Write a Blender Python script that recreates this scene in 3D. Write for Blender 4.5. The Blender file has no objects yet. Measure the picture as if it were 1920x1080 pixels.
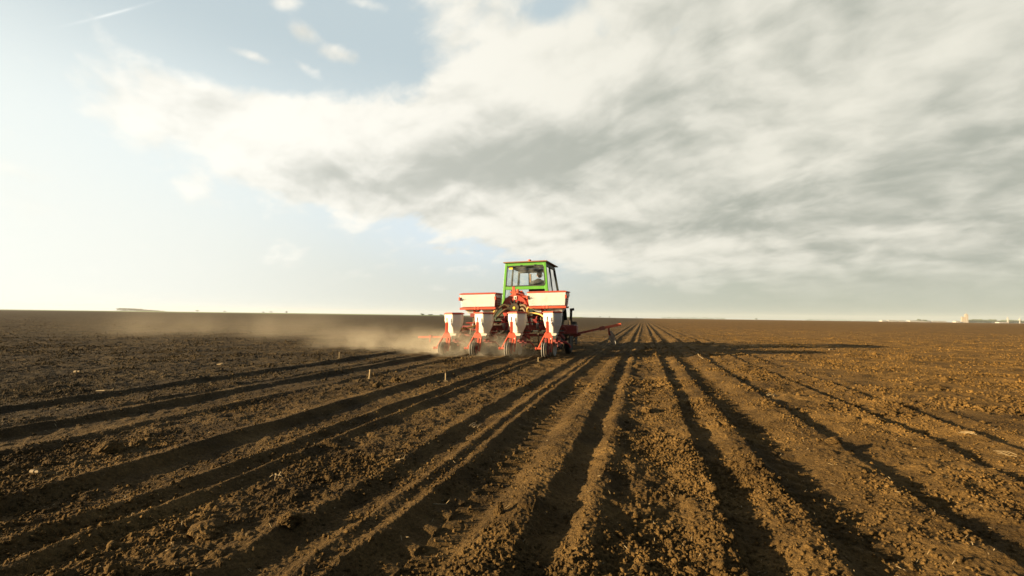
import bpy, math, random
import numpy as np
from mathutils import Vector, Matrix
random.seed(7); rng = np.random.default_rng(11)
S = bpy.context.scene; C = S.collection
R = math.radians
# ------------------------------------------------------------------ camera
EYE = 0.85; YAW = R(15.68); PITCH = R(3.465); ROLL = R(0.76)
cd = bpy.data.cameras.new('camera'); cam = bpy.data.objects.new('camera', cd); C.objects.link(cam)
cd.sensor_width = 36; cd.lens = 16.5; cd.clip_start = 0.05; cd.clip_end = 30000
F = Vector((-math.sin(YAW)*math.cos(PITCH), math.cos(YAW)*math.cos(PITCH), math.sin(PITCH)))
r0 = Vector((math.cos(YAW), math.sin(YAW), 0)); u0 = r0.cross(F)
r = r0*math.cos(ROLL)+u0*math.sin(ROLL); u = u0*math.cos(ROLL)-r0*math.sin(ROLL)
M4 = Matrix((r, u, -F)).transposed().to_4x4(); M4.translation = (0, 0, EYE); cam.matrix_world = M4
S.camera = cam
S.view_settings.view_transform = 'Standard'; S.view_settings.look = 'None'
S.view_settings.exposure = 1.75; S.view_settings.gamma = 1; S.view_settings.use_curve_mapping = False
# ------------------------------------------------------------------ sun
SUN_EL = R(11); SX, SY = -0.86, -0.51        # towards the sun, horizontally: left and a little behind
sn = math.hypot(SX, SY); SX /= sn; SY /= sn
sd = bpy.data.lights.new('sun', 'SUN'); sd.energy = 5.0; sd.angle = R(0.5); sd.color = (1, .78, .46)
sun = bpy.data.objects.new('sun', sd); C.objects.link(sun)
tosun = Vector((SX*math.cos(SUN_EL), SY*math.cos(SUN_EL), math.sin(SUN_EL)))
sun.rotation_euler = tosun.to_track_quat('Z', 'Y').to_euler(); sun.location = (-30, -20, 20)
# ------------------------------------------------------------------ sky
W = bpy.data.worlds.new('World'); S.world = W; W.use_nodes = True
nt = W.node_tree; nt.nodes.clear(); N = nt.nodes; L = nt.links
def val(x):
    return x
def setin(sock, v):
    if isinstance(v, bpy.types.NodeSocket): L.new(v, sock)
    else: sock.default_value = v
def mth(op, a, b=None, c=None, clamp=False):
    n = N.new('ShaderNodeMath'); n.operation = op; n.use_clamp = clamp
    setin(n.inputs[0], a)
    if b is not None: setin(n.inputs[1], b)
    if c is not None: setin(n.inputs[2], c)
    return n.outputs[0]
def mixc(f, a, b):
    n = N.new('ShaderNodeMix'); n.data_type = 'RGBA'
    setin(n.inputs[0], f); setin(n.inputs[6], a); setin(n.inputs[7], b); return n.outputs[2]
def smooth(x, a, b):
    n = N.new('ShaderNodeMapRange'); n.interpolation_type = 'SMOOTHSTEP'
    setin(n.inputs[0], x); n.inputs[1].default_value = a; n.inputs[2].default_value = b; return n.outputs[0]
def comb(x, y, z=0.):
    n = N.new('ShaderNodeCombineXYZ'); setin(n.inputs[0], x); setin(n.inputs[1], y); setin(n.inputs[2], z); return n.outputs[0]
def noise(vec, scale, det=6, rough=.55, dist=0., lac=2.):
    n = N.new('ShaderNodeTexNoise'); L.new(vec, n.inputs['Vector']); n.inputs['Scale'].default_value = scale
    n.inputs['Detail'].default_value = det; n.inputs['Roughness'].default_value = rough
    n.inputs['Distortion'].default_value = dist; n.inputs['Lacunarity'].default_value = lac; return n.outputs[0]
tc = N.new('ShaderNodeTexCoord'); sp = N.new('ShaderNodeSeparateXYZ'); L.new(tc.outputs['Generated'], sp.inputs[0])
dx, dy, dz = sp.outputs
az = mth('MULTIPLY', mth('ARCTAN2', dx, dy), 180/math.pi)
el = mth('MULTIPLY', mth('ARCSINE', dz), 180/math.pi)
elc = mth('MAXIMUM', el, 0.)
def blob(a, e, sa, se, rot=0., w=1.):
    c, s = math.cos(R(rot)), math.sin(R(rot))
    p = mth('SUBTRACT', az, a); q = mth('SUBTRACT', el, e)
    x = mth('ADD', mth('MULTIPLY', p, c/sa), mth('MULTIPLY', q, s/sa))
    y = mth('ADD', mth('MULTIPLY', p, -s/se), mth('MULTIPLY', q, c/se))
    d = mth('ADD', mth('MULTIPLY', x, x), mth('MULTIPLY', y, y))
    return mth('MULTIPLY', mth('EXPONENT', mth('MULTIPLY', d, -1.)), w)
def addall(l):
    o = l[0]
    for x in l[1:]: o = mth('ADD', o, x)
    return o
# cloud layer seen in perspective: the direction hits a flat layer; the wind streaks run towards azimuth -57
def layer(k, stretch, ox, oy):
    zz = mth('ADD', mth('MAXIMUM', dz, 0.), k); px_ = mth('DIVIDE', dx, zz); py_ = mth('DIVIDE', dy, zz)
    ca, sa_ = math.cos(R(-57)), math.sin(R(-57))
    along = mth('ADD', mth('MULTIPLY', px_, sa_), mth('MULTIPLY', py_, ca)); cross = mth('SUBTRACT', mth('MULTIPLY', px_, ca), mth('MULTIPLY', py_, sa_))
    return comb(mth('ADD', mth('MULTIPLY', along, stretch), ox), mth('ADD', cross, oy), 0.)
def billow(vec, scale, det, rough):
    n = N.new('ShaderNodeTexVoronoi'); n.feature = 'SMOOTH_F1'; n.voronoi_dimensions = '2D'; n.normalize = True; L.new(vec, n.inputs['Vector'])
    n.inputs['Scale'].default_value = scale; n.inputs['Detail'].default_value = det; n.inputs['Roughness'].default_value = rough; n.inputs['Smoothness'].default_value = .6
    return n.outputs['Distance']
def shift(vec, x, y):
    n = N.new('ShaderNodeVectorMath'); n.operation = 'ADD'; L.new(vec, n.inputs[0]); n.inputs[1].default_value = (x, y, 0); return n.outputs[0]
def warp(vec, scale, amt):
    t = N.new('ShaderNodeTexNoise'); L.new(vec, t.inputs['Vector']); t.inputs['Scale'].default_value = scale; t.inputs['Detail'].default_value = 5
    s_ = N.new('ShaderNodeVectorMath'); s_.operation = 'MULTIPLY_ADD'; L.new(t.outputs['Color'], s_.inputs[0]); s_.inputs[1].default_value = (amt, amt, 0); L.new(vec, s_.inputs[2]); return s_.outputs[0]
PL = layer(.24, .75, 0, 0); PM = layer(.34, .85, 7.3, 2.1); PF = layer(.20, .62, 3.3, 5.1)
def c0(x): return mth('SUBTRACT', x, .5)
n1 = noise(PL, 1.7, 8, .55, .2)                                   # big forms
PMW = warp(PM, 3.0, .22)
def puff(v): return addall([mth('MULTIPLY', mth('SUBTRACT', .42, billow(v, 3.6, 3.0, .5)), 1.3), mth('MULTIPLY', c0(noise(v, 6.0, 8, .58)), 1.0)])
b1 = puff(PMW); b2 = puff(shift(PMW, -.055, -.03))             # lumps, and the same lumps seen a step towards the sun
n3 = noise(PF, 4.2, 10, .62, .3)                                    # finer wind drawn wisps
n5 = noise(PL, .8, 3, .5)
mask = addall([
    blob(-47, 19.6, 10, 3.4, -2, .95), blob(-52, 27.5, 9, 3.6, 0, -.95), blob(-33, 19.5, 14, 5.0, 3, .95), blob(-17, 24, 12, 10, 35, 1.05),
    blob(-2, 26, 16, 9, 12, .9), blob(16, 24, 18, 13, 0, .9), blob(30, 20, 14, 16, 0, .9),
    blob(-40, 14.5, 11, 3.0, -8, .55), blob(-24, 15.5, 14, 3.5, -6, .75), blob(-4, 14, 16, 5, 0, .85), blob(14, 11, 18, 6, 0, .8),
    blob(-17, 11.6, 10, 1.9, -8, .55), blob(-3, 8.5, 8, 2.0, -6, .45), blob(2, 6.0, 14, 2.0, 0, .35), blob(28, 8, 14, 5, 0, .8), blob(-12, 8.3, 6, 1., -8, .25),
    blob(-5, 42, 30, 9, 0, .45), blob(28, 40, 22, 12, 0, .5),
    blob(-46.5, 26.2, 4.2, .9, -4, 1.0), blob(-37, 28.0, 4.0, 1.5, 0, 1.05), blob(-41, 29.4, 2.4, 1.3, 10, .90), blob(-42.5, 31.5, 2.2, .8, 20, .5), blob(-34, 33, 3.2, .8, 0, .55), blob(-41, 26.4, 3., .7, -20, .4),
    blob(-34, 29.5, 9, 3.4, 12, -.55), blob(-10.5, 34., 4.5, 2.2, 0, -.55), blob(-5, 32, 2, 2.4, 0, -.3), blob(16, 25.3, 2.2, 1.3, 20, -.5), blob(10, 27.3, 4., .9, 20, -.5), blob(4, 31, 2.5, .8, 30, -.4), blob(23, 21.5, 2.5, .8, 25, -.4), blob(-6, 18.5, 2., .7, 30, -.35), blob(20, 28.5, 4, .8, 30, -.2),
    blob(-13, 15.4, 4, .7, 6, -.35), blob(-30, 13.2, 7, .9, -8, -.3), blob(-38, 17.6, 4.5, .8, -8, -.5), blob(0, 9.6, 12, .6, -3, -.25)])
dens = addall([mask, mth('MULTIPLY', c0(n1), 1.2), mth('MULTIPLY', b1, 1.0), mth('MULTIPLY', c0(n3), 1.2), -.13])
cover = smooth(dens, .14, .66)
thick = addall([mth('MULTIPLY', c0(n5), 1.0), mth('MULTIPLY', c0(n1), 1.5), mth('MULTIPLY', c0(n3), 1.1), mth('MULTIPLY', b1, -.75), mth('MULTIPLY', mth('SUBTRACT', b1, b2), -1.9),
    blob(-20, 18.0, 12, 3.8, 6, 1.35), blob(-38, 15.8, 7, 1.8, -2, .7), blob(-8, 20.5, 12, 4.2, 22, .85), blob(8, 27, 12, 5, 18, .35), blob(22, 29, 10, 4, 20, .75),
    blob(14, 12.0, 20, 3.4, 5, .95), blob(28, 9, 14, 5, 0, .5), blob(-3, 10.3, 8, 1.2, 0, .4), blob(25, 18, 18, 8, 0, .3), blob(2, 18, 10, 2.8, 12, .5), blob(26, 5.5, 18, 2.5, 0, .5),
    blob(-25, 24.0, 10, 3, 14, -.3), blob(-8, 29, 9, 4, 25, -.3), blob(-45, 21, 9, 3.5, 0, -.4), blob(18, 20, 14, 1.6, 16, -.4), blob(-5, 13.6, 10, 1.3, 4, -.4), blob(-21, 12.3, 9, 1.2, -8, -.2), blob(0, 6.6, 10, 1, 0, -.3), blob(18, 15.5, 12, 1.0, 12, -.45), blob(10, 8.3, 14, .7, 4, -.35)])
shade = smooth(thick, -.85, 1.75)
sky = N.new('ShaderNodeTexSky'); sky.sky_type = 'NISHITA'; sky.sun_disc = False; sky.sun_elevation = SUN_EL
sky.sun_rotation = math.atan2(SX, SY); sky.air_density = 1.0; sky.dust_density = 1.5; sky.ozone_density = 1.2
bgs = N.new('ShaderNodeVectorMath'); bgs.operation = 'SCALE'; L.new(sky.outputs[0], bgs.inputs[0]); bgs.inputs['Scale'].default_value = .055
nish = bgs.outputs[0]
right = smooth(az, -58, 22)
hazec = mixc(right, (.40, .415, .385, 1), (.235, .252, .208, 1))
midc = mixc(right, (.40, .445, .45, 1), (.255, .29, .285, 1))
gapc = (.262, .312, .332, 1)
clear = mixc(smooth(el, 3, 15), hazec, midc)
clear = mixc(mth('MULTIPLY', smooth(el, 16, 30), .95), clear, gapc)
clear = mixc(blob(-22, 10, 16, 5, -8, .8), clear, (.37, .425, .465, 1))
clear = mixc(mth('MULTIPLY', smooth(el, 36, 60), .92), clear, nish)
behind = smooth(mth('ABSOLUTE', mth('ADD', az, 15.)), 62, 105)
clear = mixc(mth('MULTIPLY', behind, .93), clear, nish)
glare = addall([blob(-74, 5, 24, 18, -20, .95), blob(-50, 6, 14, 9, 0, .20)])
ccol = mixc(right, (.535, .52, .475, 1), (.430, .418, .362, 1))
cdark = mixc(right, (.30, .305, .275, 1), (.205, .215, .185, 1))
cloud = mixc(shade, ccol, cdark)
hz = mth('MULTIPLY', smooth(el, .5, 8.), .97)
cov = mth('MULTIPLY', mth('MULTIPLY', cover, hz), mth('SUBTRACT', 1., mth('MULTIPLY', behind, .9)))
col = mixc(cov, clear, cloud)
# the long thin aeroplane trail high on the left
trail = mth('MULTIPLY', blob(-57.4, 26.1, 2.6, .10, 34, .55), smooth(noise(PM, 14, 3), .25, .55))
col = mixc(trail, col, (.55, .56, .54, 1))
col = mixc(mth('MINIMUM', glare, 1.), col, (.50, .51, .475, 1))
bg = N.new('ShaderNodeBackground'); L.new(col, bg.inputs[0]); bg.inputs[1].default_value = .595
wo = N.new('ShaderNodeOutputWorld'); L.new(bg.outputs[0], wo.inputs[0])

# ------------------------------------------------------------------ materials
def mat(name, col, rough=.6, metal=0., var=.12, vscale=6., dust=0., spec=.4, bump=0., bscale=40., trans=0.):
    m = bpy.data.materials.new(name); m.use_nodes = True; n = m.node_tree.nodes; l = m.node_tree.links
    b = n['Principled BSDF']; b.inputs['Roughness'].default_value = rough; b.inputs['Metallic'].default_value = metal
    b.inputs['Specular IOR Level'].default_value = spec
    t = n.new('ShaderNodeTexCoord'); no = n.new('ShaderNodeTexNoise'); l.new(t.outputs['Object'], no.inputs['Vector'])
    no.inputs['Scale'].default_value = vscale; no.inputs['Detail'].default_value = 6; no.inputs['Roughness'].default_value = .65
    mx = n.new('ShaderNodeMix'); mx.data_type = 'RGBA'; l.new(no.outputs[0], mx.inputs[0])
    mx.inputs[6].default_value = (*[max(0, c*(1-2*var)) for c in col], 1); mx.inputs[7].default_value = (*[min(1, c*(1+2*var)) for c in col], 1)
    out = mx.outputs[2]
    if dust:
        d = n.new('ShaderNodeTexNoise'); l.new(t.outputs['Object'], d.inputs['Vector']); d.inputs['Scale'].default_value = 3.1; d.inputs['Detail'].default_value = 8
        d.inputs['Roughness'].default_value = .7
        mr = n.new('ShaderNodeMapRange'); l.new(d.outputs[0], mr.inputs[0]); mr.inputs[1].default_value = .45; mr.inputs[2].default_value = .75; mr.inputs[4].default_value = dust
        m2 = n.new('ShaderNodeMix'); m2.data_type = 'RGBA'; l.new(mr.outputs[0], m2.inputs[0]); l.new(out, m2.inputs[6]); m2.inputs[7].default_value = (.22, .15, .085, 1)
        out = m2.outputs[2]
    l.new(out, b.inputs['Base Color'])
    if bump:
        bn = n.new('ShaderNodeTexNoise'); l.new(t.outputs['Object'], bn.inputs['Vector']); bn.inputs['Scale'].default_value = bscale; bn.inputs['Detail'].default_value = 5
        bp = n.new('ShaderNodeBump'); l.new(bn.outputs[0], bp.inputs['Height']); bp.inputs['Strength'].default_value = bump; bp.inputs['Distance'].default_value = .02
        l.new(bp.outputs[0], b.inputs['Normal'])
    if trans:
        b.inputs['Transmission Weight'].default_value = trans
    return m
red = mat('red_paint', (.30, .025, .012), .5, dust=.45)
orange = mat('orange_red_paint', (.40, .048, .016), .5, dust=.38)
darkred = mat('dark_red_and_shaded_paint', (.16, .014, .012), .5, dust=.35)  # also carries painted shade on the row cleaners and drive brackets
cream = mat('cream_plastic', (.53, .525, .49), .45, var=.06, dust=.38, vscale=3)
b_ = cream.node_tree.nodes['Principled BSDF']; b_.inputs['Subsurface Weight'].default_value = .55; b_.inputs['Subsurface Scale'].default_value = .12; b_.inputs['Subsurface Radius'].default_value = (1, .75, .5)
white = mat('white_paint', (.52, .50, .44), .5, var=.05, dust=.2)
green = mat('green_paint', (.078, .275, .024), .45, var=.10, dust=.25)
dgreen = mat('dark_green_paint', (.010, .024, .010), .6, dust=.10)
roofm = mat('brown_roof_paint', (.20, .09, .045), .6, dust=.4)
black = mat('black_rubber', (.018, .017, .016), .8, dust=.45, spec=.2)
darkm = mat('dark_trim', (.022, .026, .023), .6, dust=.15)
steel = mat('worn_steel', (.28, .27, .25), .5, .45, dust=.45)
yhose = mat('yellow_hose', (.52, .34, .08), .5, dust=.2)
bhose = mat('brown_hose', (.10, .065, .03), .6, dust=.3)
yel = mat('yellow_plastic', (.65, .45, .03), .5)
straw = mat('dry_straw', (.22, .155, .075), .8, var=.25, vscale=30)
grey = mat('grey_jacket', (.045, .05, .05), .9)
skin = mat('skin', (.42, .24, .16), .6, var=.05)
hair = mat('dark_hair', (.05, .035, .025), .9)
beam = mat('amber_red_lens', (.55, .06, .02), .3)
tan = mat('silo_concrete', (.23, .19, .145), .9, var=.06)
shedw = mat('pale_shed_wall', (.28, .26, .23), .9, var=.05)
shedr = mat('grey_shed_roof', (.35, .33, .30), .8)
leaf = mat('far_foliage', (.075, .10, .05), .95, var=.35, vscale=.5)
bark = mat('bark', (.07, .055, .04), .95)
crop = mat('young_crop', (.15, .20, .07), .95, var=.2, vscale=.05)
def glassmat():
    m = bpy.data.materials.new('window_glass'); m.use_nodes = True; n = m.node_tree.nodes; l = m.node_tree.links
    n.clear(); o = n.new('ShaderNodeOutputMaterial'); t = n.new('ShaderNodeBsdfTransparent'); t.inputs[0].default_value = (.90, .93, .92, 1)
    g = n.new('ShaderNodeBsdfGlossy'); g.inputs['Roughness'].default_value = .05
    d = n.new('ShaderNodeBsdfDiffuse'); d.inputs[0].default_value = (.6, .62, .58, 1)
    no = n.new('ShaderNodeTexNoise'); no.inputs['Scale'].default_value = 5; mr = n.new('ShaderNodeMapRange'); l.new(no.outputs[0], mr.inputs[0])
    mr.inputs[1].default_value = .4; mr.inputs[2].default_value = .8; mr.inputs[4].default_value = .16
    a = n.new('ShaderNodeMixShader'); l.new(mr.outputs[0], a.inputs[0]); l.new(t.outputs[0], a.inputs[1]); l.new(d.outputs[0], a.inputs[2])
    f = n.new('ShaderNodeFresnel'); f.inputs[0].default_value = 1.4
    b = n.new('ShaderNodeMixShader'); l.new(f.outputs[0], b.inputs[0]); l.new(a.outputs[0], b.inputs[1]); l.new(g.outputs[0], b.inputs[2])
    l.new(b.outputs[0], o.inputs[0]); return m
glass = glassmat()
def soilmat(name='soil', gain=1.):
    m = bpy.data.materials.new(name); m.use_nodes = True; n = m.node_tree.nodes; l = m.node_tree.links
    b = n['Principled BSDF']; b.inputs['Roughness'].default_value = 1; b.inputs['Specular IOR Level'].default_value = .08
    g = n.new('ShaderNodeNewGeometry')
    def nz(s, d, r, w=0.):
        x = n.new('ShaderNodeTexNoise'); l.new(g.outputs['Position'], x.inputs['Vector']); x.inputs['Scale'].default_value = s
        x.inputs['Detail'].default_value = d; x.inputs['Roughness'].default_value = r; x.inputs['Distortion'].default_value = w; return x.outputs[0]
    def ramp(src, a, c0, c1, bb):
        mr = n.new('ShaderNodeMapRange'); l.new(src, mr.inputs[0]); mr.inputs[1].default_value = a; mr.inputs[2].default_value = bb
        mx = n.new('ShaderNodeMix'); mx.data_type = 'RGBA'; l.new(mr.outputs[0], mx.inputs[0])
        for i, c in ((6, c0), (7, c1)):
            if isinstance(c, tuple): mx.inputs[i].default_value = (*c, 1)
            else: l.new(c, mx.inputs[i])
        return mx.outputs[2]
    c = ramp(nz(2.2, 6, .6), .35, (.058*gain, .0395*gain, .0195*gain), (.128*gain, .086*gain, .040*gain), .65)      # damp and dry patches
    mu = n.new('ShaderNodeMix'); mu.data_type = 'RGBA'; mu.blend_type = 'MULTIPLY'; mu.inputs[0].default_value = 1
    l.new(c, mu.inputs[6]); l.new(ramp(nz(60, 5, .7), .3, (.62, .60, .58), (1.3, 1.32, 1.35), .7), mu.inputs[7])
    # light painted into soil colour by x: golden towards the right, dim grey left
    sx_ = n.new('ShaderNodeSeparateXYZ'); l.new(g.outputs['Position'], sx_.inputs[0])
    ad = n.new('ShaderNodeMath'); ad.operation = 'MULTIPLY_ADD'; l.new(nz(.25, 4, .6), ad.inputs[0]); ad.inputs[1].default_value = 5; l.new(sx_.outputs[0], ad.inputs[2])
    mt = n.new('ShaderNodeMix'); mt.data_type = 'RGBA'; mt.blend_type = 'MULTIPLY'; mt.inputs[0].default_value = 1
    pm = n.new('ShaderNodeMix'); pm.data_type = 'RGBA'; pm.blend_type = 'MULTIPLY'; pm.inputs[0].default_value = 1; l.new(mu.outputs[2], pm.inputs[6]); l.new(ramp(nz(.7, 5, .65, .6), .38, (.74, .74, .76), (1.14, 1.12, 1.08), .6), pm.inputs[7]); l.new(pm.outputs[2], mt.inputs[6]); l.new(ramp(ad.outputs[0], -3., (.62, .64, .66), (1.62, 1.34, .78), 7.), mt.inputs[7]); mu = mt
    c = ramp(nz(230, 2, .5), .70, mu.outputs[2], (.24, .18, .11), .82)               # pale crumbs and bits of chaff
    l.new(c, b.inputs['Base Color'])
    bp = n.new('ShaderNodeBump'); l.new(nz(130, 5, .7), bp.inputs['Height']); bp.inputs['Strength'].default_value = .9; bp.inputs['Distance'].default_value = .012
    bp2 = n.new('ShaderNodeBump'); l.new(nz(38, 4, .65, .5), bp2.inputs['Height']); bp2.inputs['Strength'].default_value = .8; bp2.inputs['Distance'].default_value = .03
    l.new(bp.outputs[0], bp2.inputs['Normal']); l.new(bp2.outputs[0], b.inputs['Normal'])
    return m
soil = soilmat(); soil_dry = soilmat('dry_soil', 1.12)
# ------------------------------------------------------------------ numpy noise
def h2(ix, iy, s):
    n = (ix.astype(np.int64)*374761393 + iy.astype(np.int64)*668265263 + s*974634777) & 0xffffffff
    n = ((n ^ (n >> 13))*1274126177) & 0xffffffff
    return ((n ^ (n >> 16)) & 0xffffff).astype(np.float32)/np.float32(0xffffff)
def vn(x, y, s):
    ix = np.floor(x); iy = np.floor(y); fx = (x-ix).astype(np.float32); fy = (y-iy).astype(np.float32)
    fx = fx*fx*(3-2*fx); fy = fy*fy*(3-2*fy); ix = ix.astype(np.int64); iy = iy.astype(np.int64)
    a = h2(ix, iy, s); b = h2(ix+1, iy, s); c = h2(ix, iy+1, s); d = h2(ix+1, iy+1, s)
    return (a+(b-a)*fx)*(1-fy)+(c+(d-c)*fx)*fy-np.float32(.5)
def lumps(x, y, s, prob):
    """rounded clods of random size: one per cell, with a cut off outline"""
    ix = np.floor(x).astype(np.int64); iy = np.floor(y).astype(np.int64); out = np.zeros(x.shape, np.float32)
    for i in (-1, 0, 1):
        for j in (-1, 0, 1):
            cx = ix+i; cy = iy+j
            jx = h2(cx, cy, s); jy = h2(cx, cy, s+1); rr = h2(cx, cy, s+2); pp = h2(cx, cy, s+3)
            rad = .22+.42*rr; dx_ = (x-cx-jx); dy_ = (y-cy-jy); an = h2(cx, cy, s+4)*3.14
            c_, s_ = np.cos(an), np.sin(an); u_ = dx_*c_+dy_*s_; v_ = (-dx_*s_+dy_*c_)*(1+.8*jx)
            q = 1-(u_*u_+v_*v_)/(rad*rad)
            hgt = np.where((q > 0) & (pp < prob), np.sqrt(np.maximum(q, 0))*rad*(.55+.6*jy), 0)
            out = np.maximum(out, hgt.astype(np.float32))
    return out
# across the rows (metres): x, height cm, roughness
PROF = np.array([(-60, 0, .7), (-5.62, 0, .7), (-5.42, 4.0, .4), (-5.30, -4, .5), (-5.02, -3.5, .6), (-4.74, .5, .7), (-4.60, 2.2, .5), (-4.52, -.5, .3), (-4.42, 0, .3), (-4.31, 4.2, .25),
 (-4.2, -4, .2), (-3.84, -3.5, .2), (-3.74, -1, .4), (-3.65, 3.2, .25), (-3.55, -1, .7), (-3.3, .3, .7), (-2.95, .5, .7), (-2.82, 2.4, .5), (-2.74, 4.8, .2), (-2.64, -3.5, .3), (-2.34, -3.5, .3),
 (-2.27, 1.5, .3), (-2.22, 4.4, .2), (-2.15, -.5, .3), (-2.08, -1.5, .3), (-2.02, 4.2, .2), (-1.94, -1.0, .6), (-1.75, .3, .75), (-1.5, .6, .8), (-1.38, 3.4, .4), (-1.29, -2.5, .4), (-1.18, -1.5, .3), (-1.12, 3.4, .3),
 (-1.06, .6, .3), (-1.0, 3.6, .3), (-.93, -4, .15), (-.70, -4.5, .15), (-.60, 1.8, .6), (-.54, 3.8, .8), (-.46, 4.2, .8), (-.40, -2.5, .5), (-.33, -3.2, .4), (-.24, 3.6, .8), (-.20, 4.0, .8), (-.14, -.5, 1),
 (0, -1.2, 1.1), (.15, -.3, 1.1), (.23, 2.8, .9), (.31, 4.2, .9), (.37, -3, .5), (.46, -3.0, .5), (.56, 3.2, .8), (.645, 4.6, .8), (.73, -4, .2), (.92, -4.5, .15), (1.04, 1.2, .5), (1.14, 3.6, .7), (1.25, 4.6, .8),
 (1.33, -3, .4), (1.44, -2.5, .5), (1.53, .4, 1), (1.75, 1.2, 1.1), (1.93, 2.8, .8), (2.02, -3.4, .3), (2.12, -1, .4), (2.3, 1.8, .6), (2.39, 3.0, .6), (2.47, -2.6, .3), (2.62, -1.2, .3), (2.74, .9, .5), (2.80, -1, .3),
 (2.95, -.3, .3), (3.15, .2, .6), (3.4, 0, .85), (60, 0, .85)], dtype=float)
PROF[:, 1] *= np.where(PROF[:, 0] < -1.2, 1.0, np.where(PROF[:, 0] < 1.6, .95, 1.45))
UNW = 10.1      # the strip being sown is only worked up to the machine
def ground(X, Y, lod=None, full=True):
    """soil height (m) and roughness at X, Y; lod = grid spacing there"""
    X = np.asarray(X, np.float32); Y = np.asarray(Y, np.float32)
    if lod is None: lod = np.full(X.shape, .004, np.float32)
    def fade(wl): return np.clip((wl/lod-1.2)/1.8, 0, 1)
    wob = vn(X*.5+9, Y*.45, 3)*.035+vn(X*2.1, Y*1.7, 4)*.018+vn(X*8, Y*7, 5)*.018*fade(.13)+vn(X*21, Y*19, 6)*.012*fade(.05)
    xx = X+wob
    z = np.interp(xx, PROF[:, 0], PROF[:, 1]).astype(np.float32)*.01
    ro = np.interp(xx, PROF[:, 0], PROF[:, 2]).astype(np.float32)
    zs = (np.interp(xx-.012, PROF[:, 0], PROF[:, 1])+np.interp(xx+.012, PROF[:, 0], PROF[:, 1])).astype(np.float32)*.005
    z = (z+zs)/2*(.88+.4*vn(X*.6, Y*.9, 8)+.4*vn(X*1.3, Y*3.1, 9))*.64
    un = np.clip((Y-UNW-vn(X*1.5, Y*1.5, 12)*.4)/.35, 0, 1)*np.clip((-1.72-X)/.1, 0, 1)
    z = z*(1-un); ro = ro*(1-un)+.75*un
    # tyre lugs pressed into the wheel tracks
    for cx, hw in ((-.82, .13), (.83, .11), (-4.0, .16), (-2.49, .14)):
        m = np.clip((hw-np.abs(xx-cx))/.04, 0, 1)*(1-un); s_ = np.sign(xx-cx)
        ph = Y/.155+s_*.25-np.abs(xx-cx)*3.2
        z = z+m*(np.clip(np.sin(ph*6.283)*1.6, -1, 1)*.0065)*fade(.15)*(.55+.9*(vn(X*3, Y*3, 33)+.5))*(1. if cx > -1 else .3)
    # older, half smoothed cultivation lines out in the field
    out = np.clip((np.abs(X+1.3)-4.2)/1., 0, 1)
    z = z+out*.016*vn(X*1.9, Y*.10, 14)*fade(.5)+.03*vn(X*.35, Y*.33, 15)+.012*vn(X*2.4, Y*2.2, 16)*fade(.4)
    f = fade(.30); z = z+(.35+ro*.6)*.022*vn(X*3.9, Y*3.6, 19)*f*np.clip((Y-3)/6, 0, 1)
    f = fade(.12); z = z+ro*.026*vn(X*8.3, Y*7.7, 20)*f
    f = fade(.05); z = z+(ro*.014+.001)*vn(X*19, Y*20, 21)*f
    f = fade(.022); z = z+(ro*.010+.0012)*(.25-np.abs(vn(X*45, Y*46, 22)))*f
    f = fade(.011); z = z+(ro*.0050+.0012)*vn(X*95, Y*92, 23)*f
    patch = np.clip(.65+1.5*vn(X*1.4, Y*1.4, 40), 0, 1.25)
    if full:
        for cell, s_, pr, wl in ((.14, 50, .04, .10), (.058, 60, .14, .045), (.030, 70, .50, .022), (.016, 80, .65, .012)):
            f = fade(wl)
            k = f > .02
            if k.any():
                z[k] += lumps(X[k]/cell, Y[k]/cell, s_, pr)*cell*.62*ro[k]*patch[k]*f[k]
    return z, ro*patch
# ------------------------------------------------------------------ ground sheet, finer where it is near
ys = [.45]
while ys[-1] < 26: ys.append(ys[-1]*1.0036+.0005)
while ys[-1] < 120: ys.append(ys[-1]*1.014)
while ys[-1] < 9000: ys.append(ys[-1]*1.045)
ys = np.array(ys, np.float32); NC = 2300
tt = np.concatenate([np.linspace(-1, 0, 90, endpoint=False), np.linspace(0, 1, NC), np.linspace(1, 2, 71)[1:]]).astype(np.float32)
lo = -(1.15+2.06*ys); hi = .75+.70*ys; w_ = (hi-lo)
T = np.where(tt < 0, -((-tt)**1.5)*.55, np.where(tt > 1, 1+(tt-1)**1.5*.7, tt))
GX = lo[:, None]+w_[:, None]*T[None, :]; GY = np.repeat(ys[:, None], len(tt), 1)
dxs = np.abs(np.gradient(GX, axis=1)); dys = np.repeat(np.gradient(ys)[:, None], len(tt), 1)
lod = np.maximum(dxs, dys*.36).astype(np.float32)
GZ, _r = ground(GX.ravel(), GY.ravel(), lod.ravel()); GZ = GZ.reshape(GX.shape)
FARF = np.clip((GY-40)/80, 0, 1); GZ = GZ*(1-FARF*.8)
def grid_mesh(name, X, Y, Z):
    nr, nc = X.shape; me = bpy.data.meshes.new(name)
    co = np.stack([X, Y, Z], -1).reshape(-1, 3).astype(np.float32)
    i = np.arange(nr*nc, dtype=np.int32).reshape(nr, nc)
    q = np.stack([i[:-1, :-1], i[:-1, 1:], i[1:, 1:], i[1:, :-1]], -1).reshape(-1, 4)
    me.vertices.add(len(co)); me.vertices.foreach_set('co', co.ravel())
    me.loops.add(q.size); me.loops.foreach_set('vertex_index', q.ravel())
    me.polygons.add(len(q)); me.polygons.foreach_set('loop_start', np.arange(0, q.size, 4, dtype=np.int32))
    me.polygons.foreach_set('loop_total', np.full(len(q), 4, np.int32)); me.polygons.foreach_set('use_smooth', np.ones(len(q), bool))
    me.update(); me.validate(); return me
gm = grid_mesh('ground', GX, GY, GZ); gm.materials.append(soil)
go = bpy.data.objects.new('ground', gm); C.objects.link(go); go['kind'] = 'structure'
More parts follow.
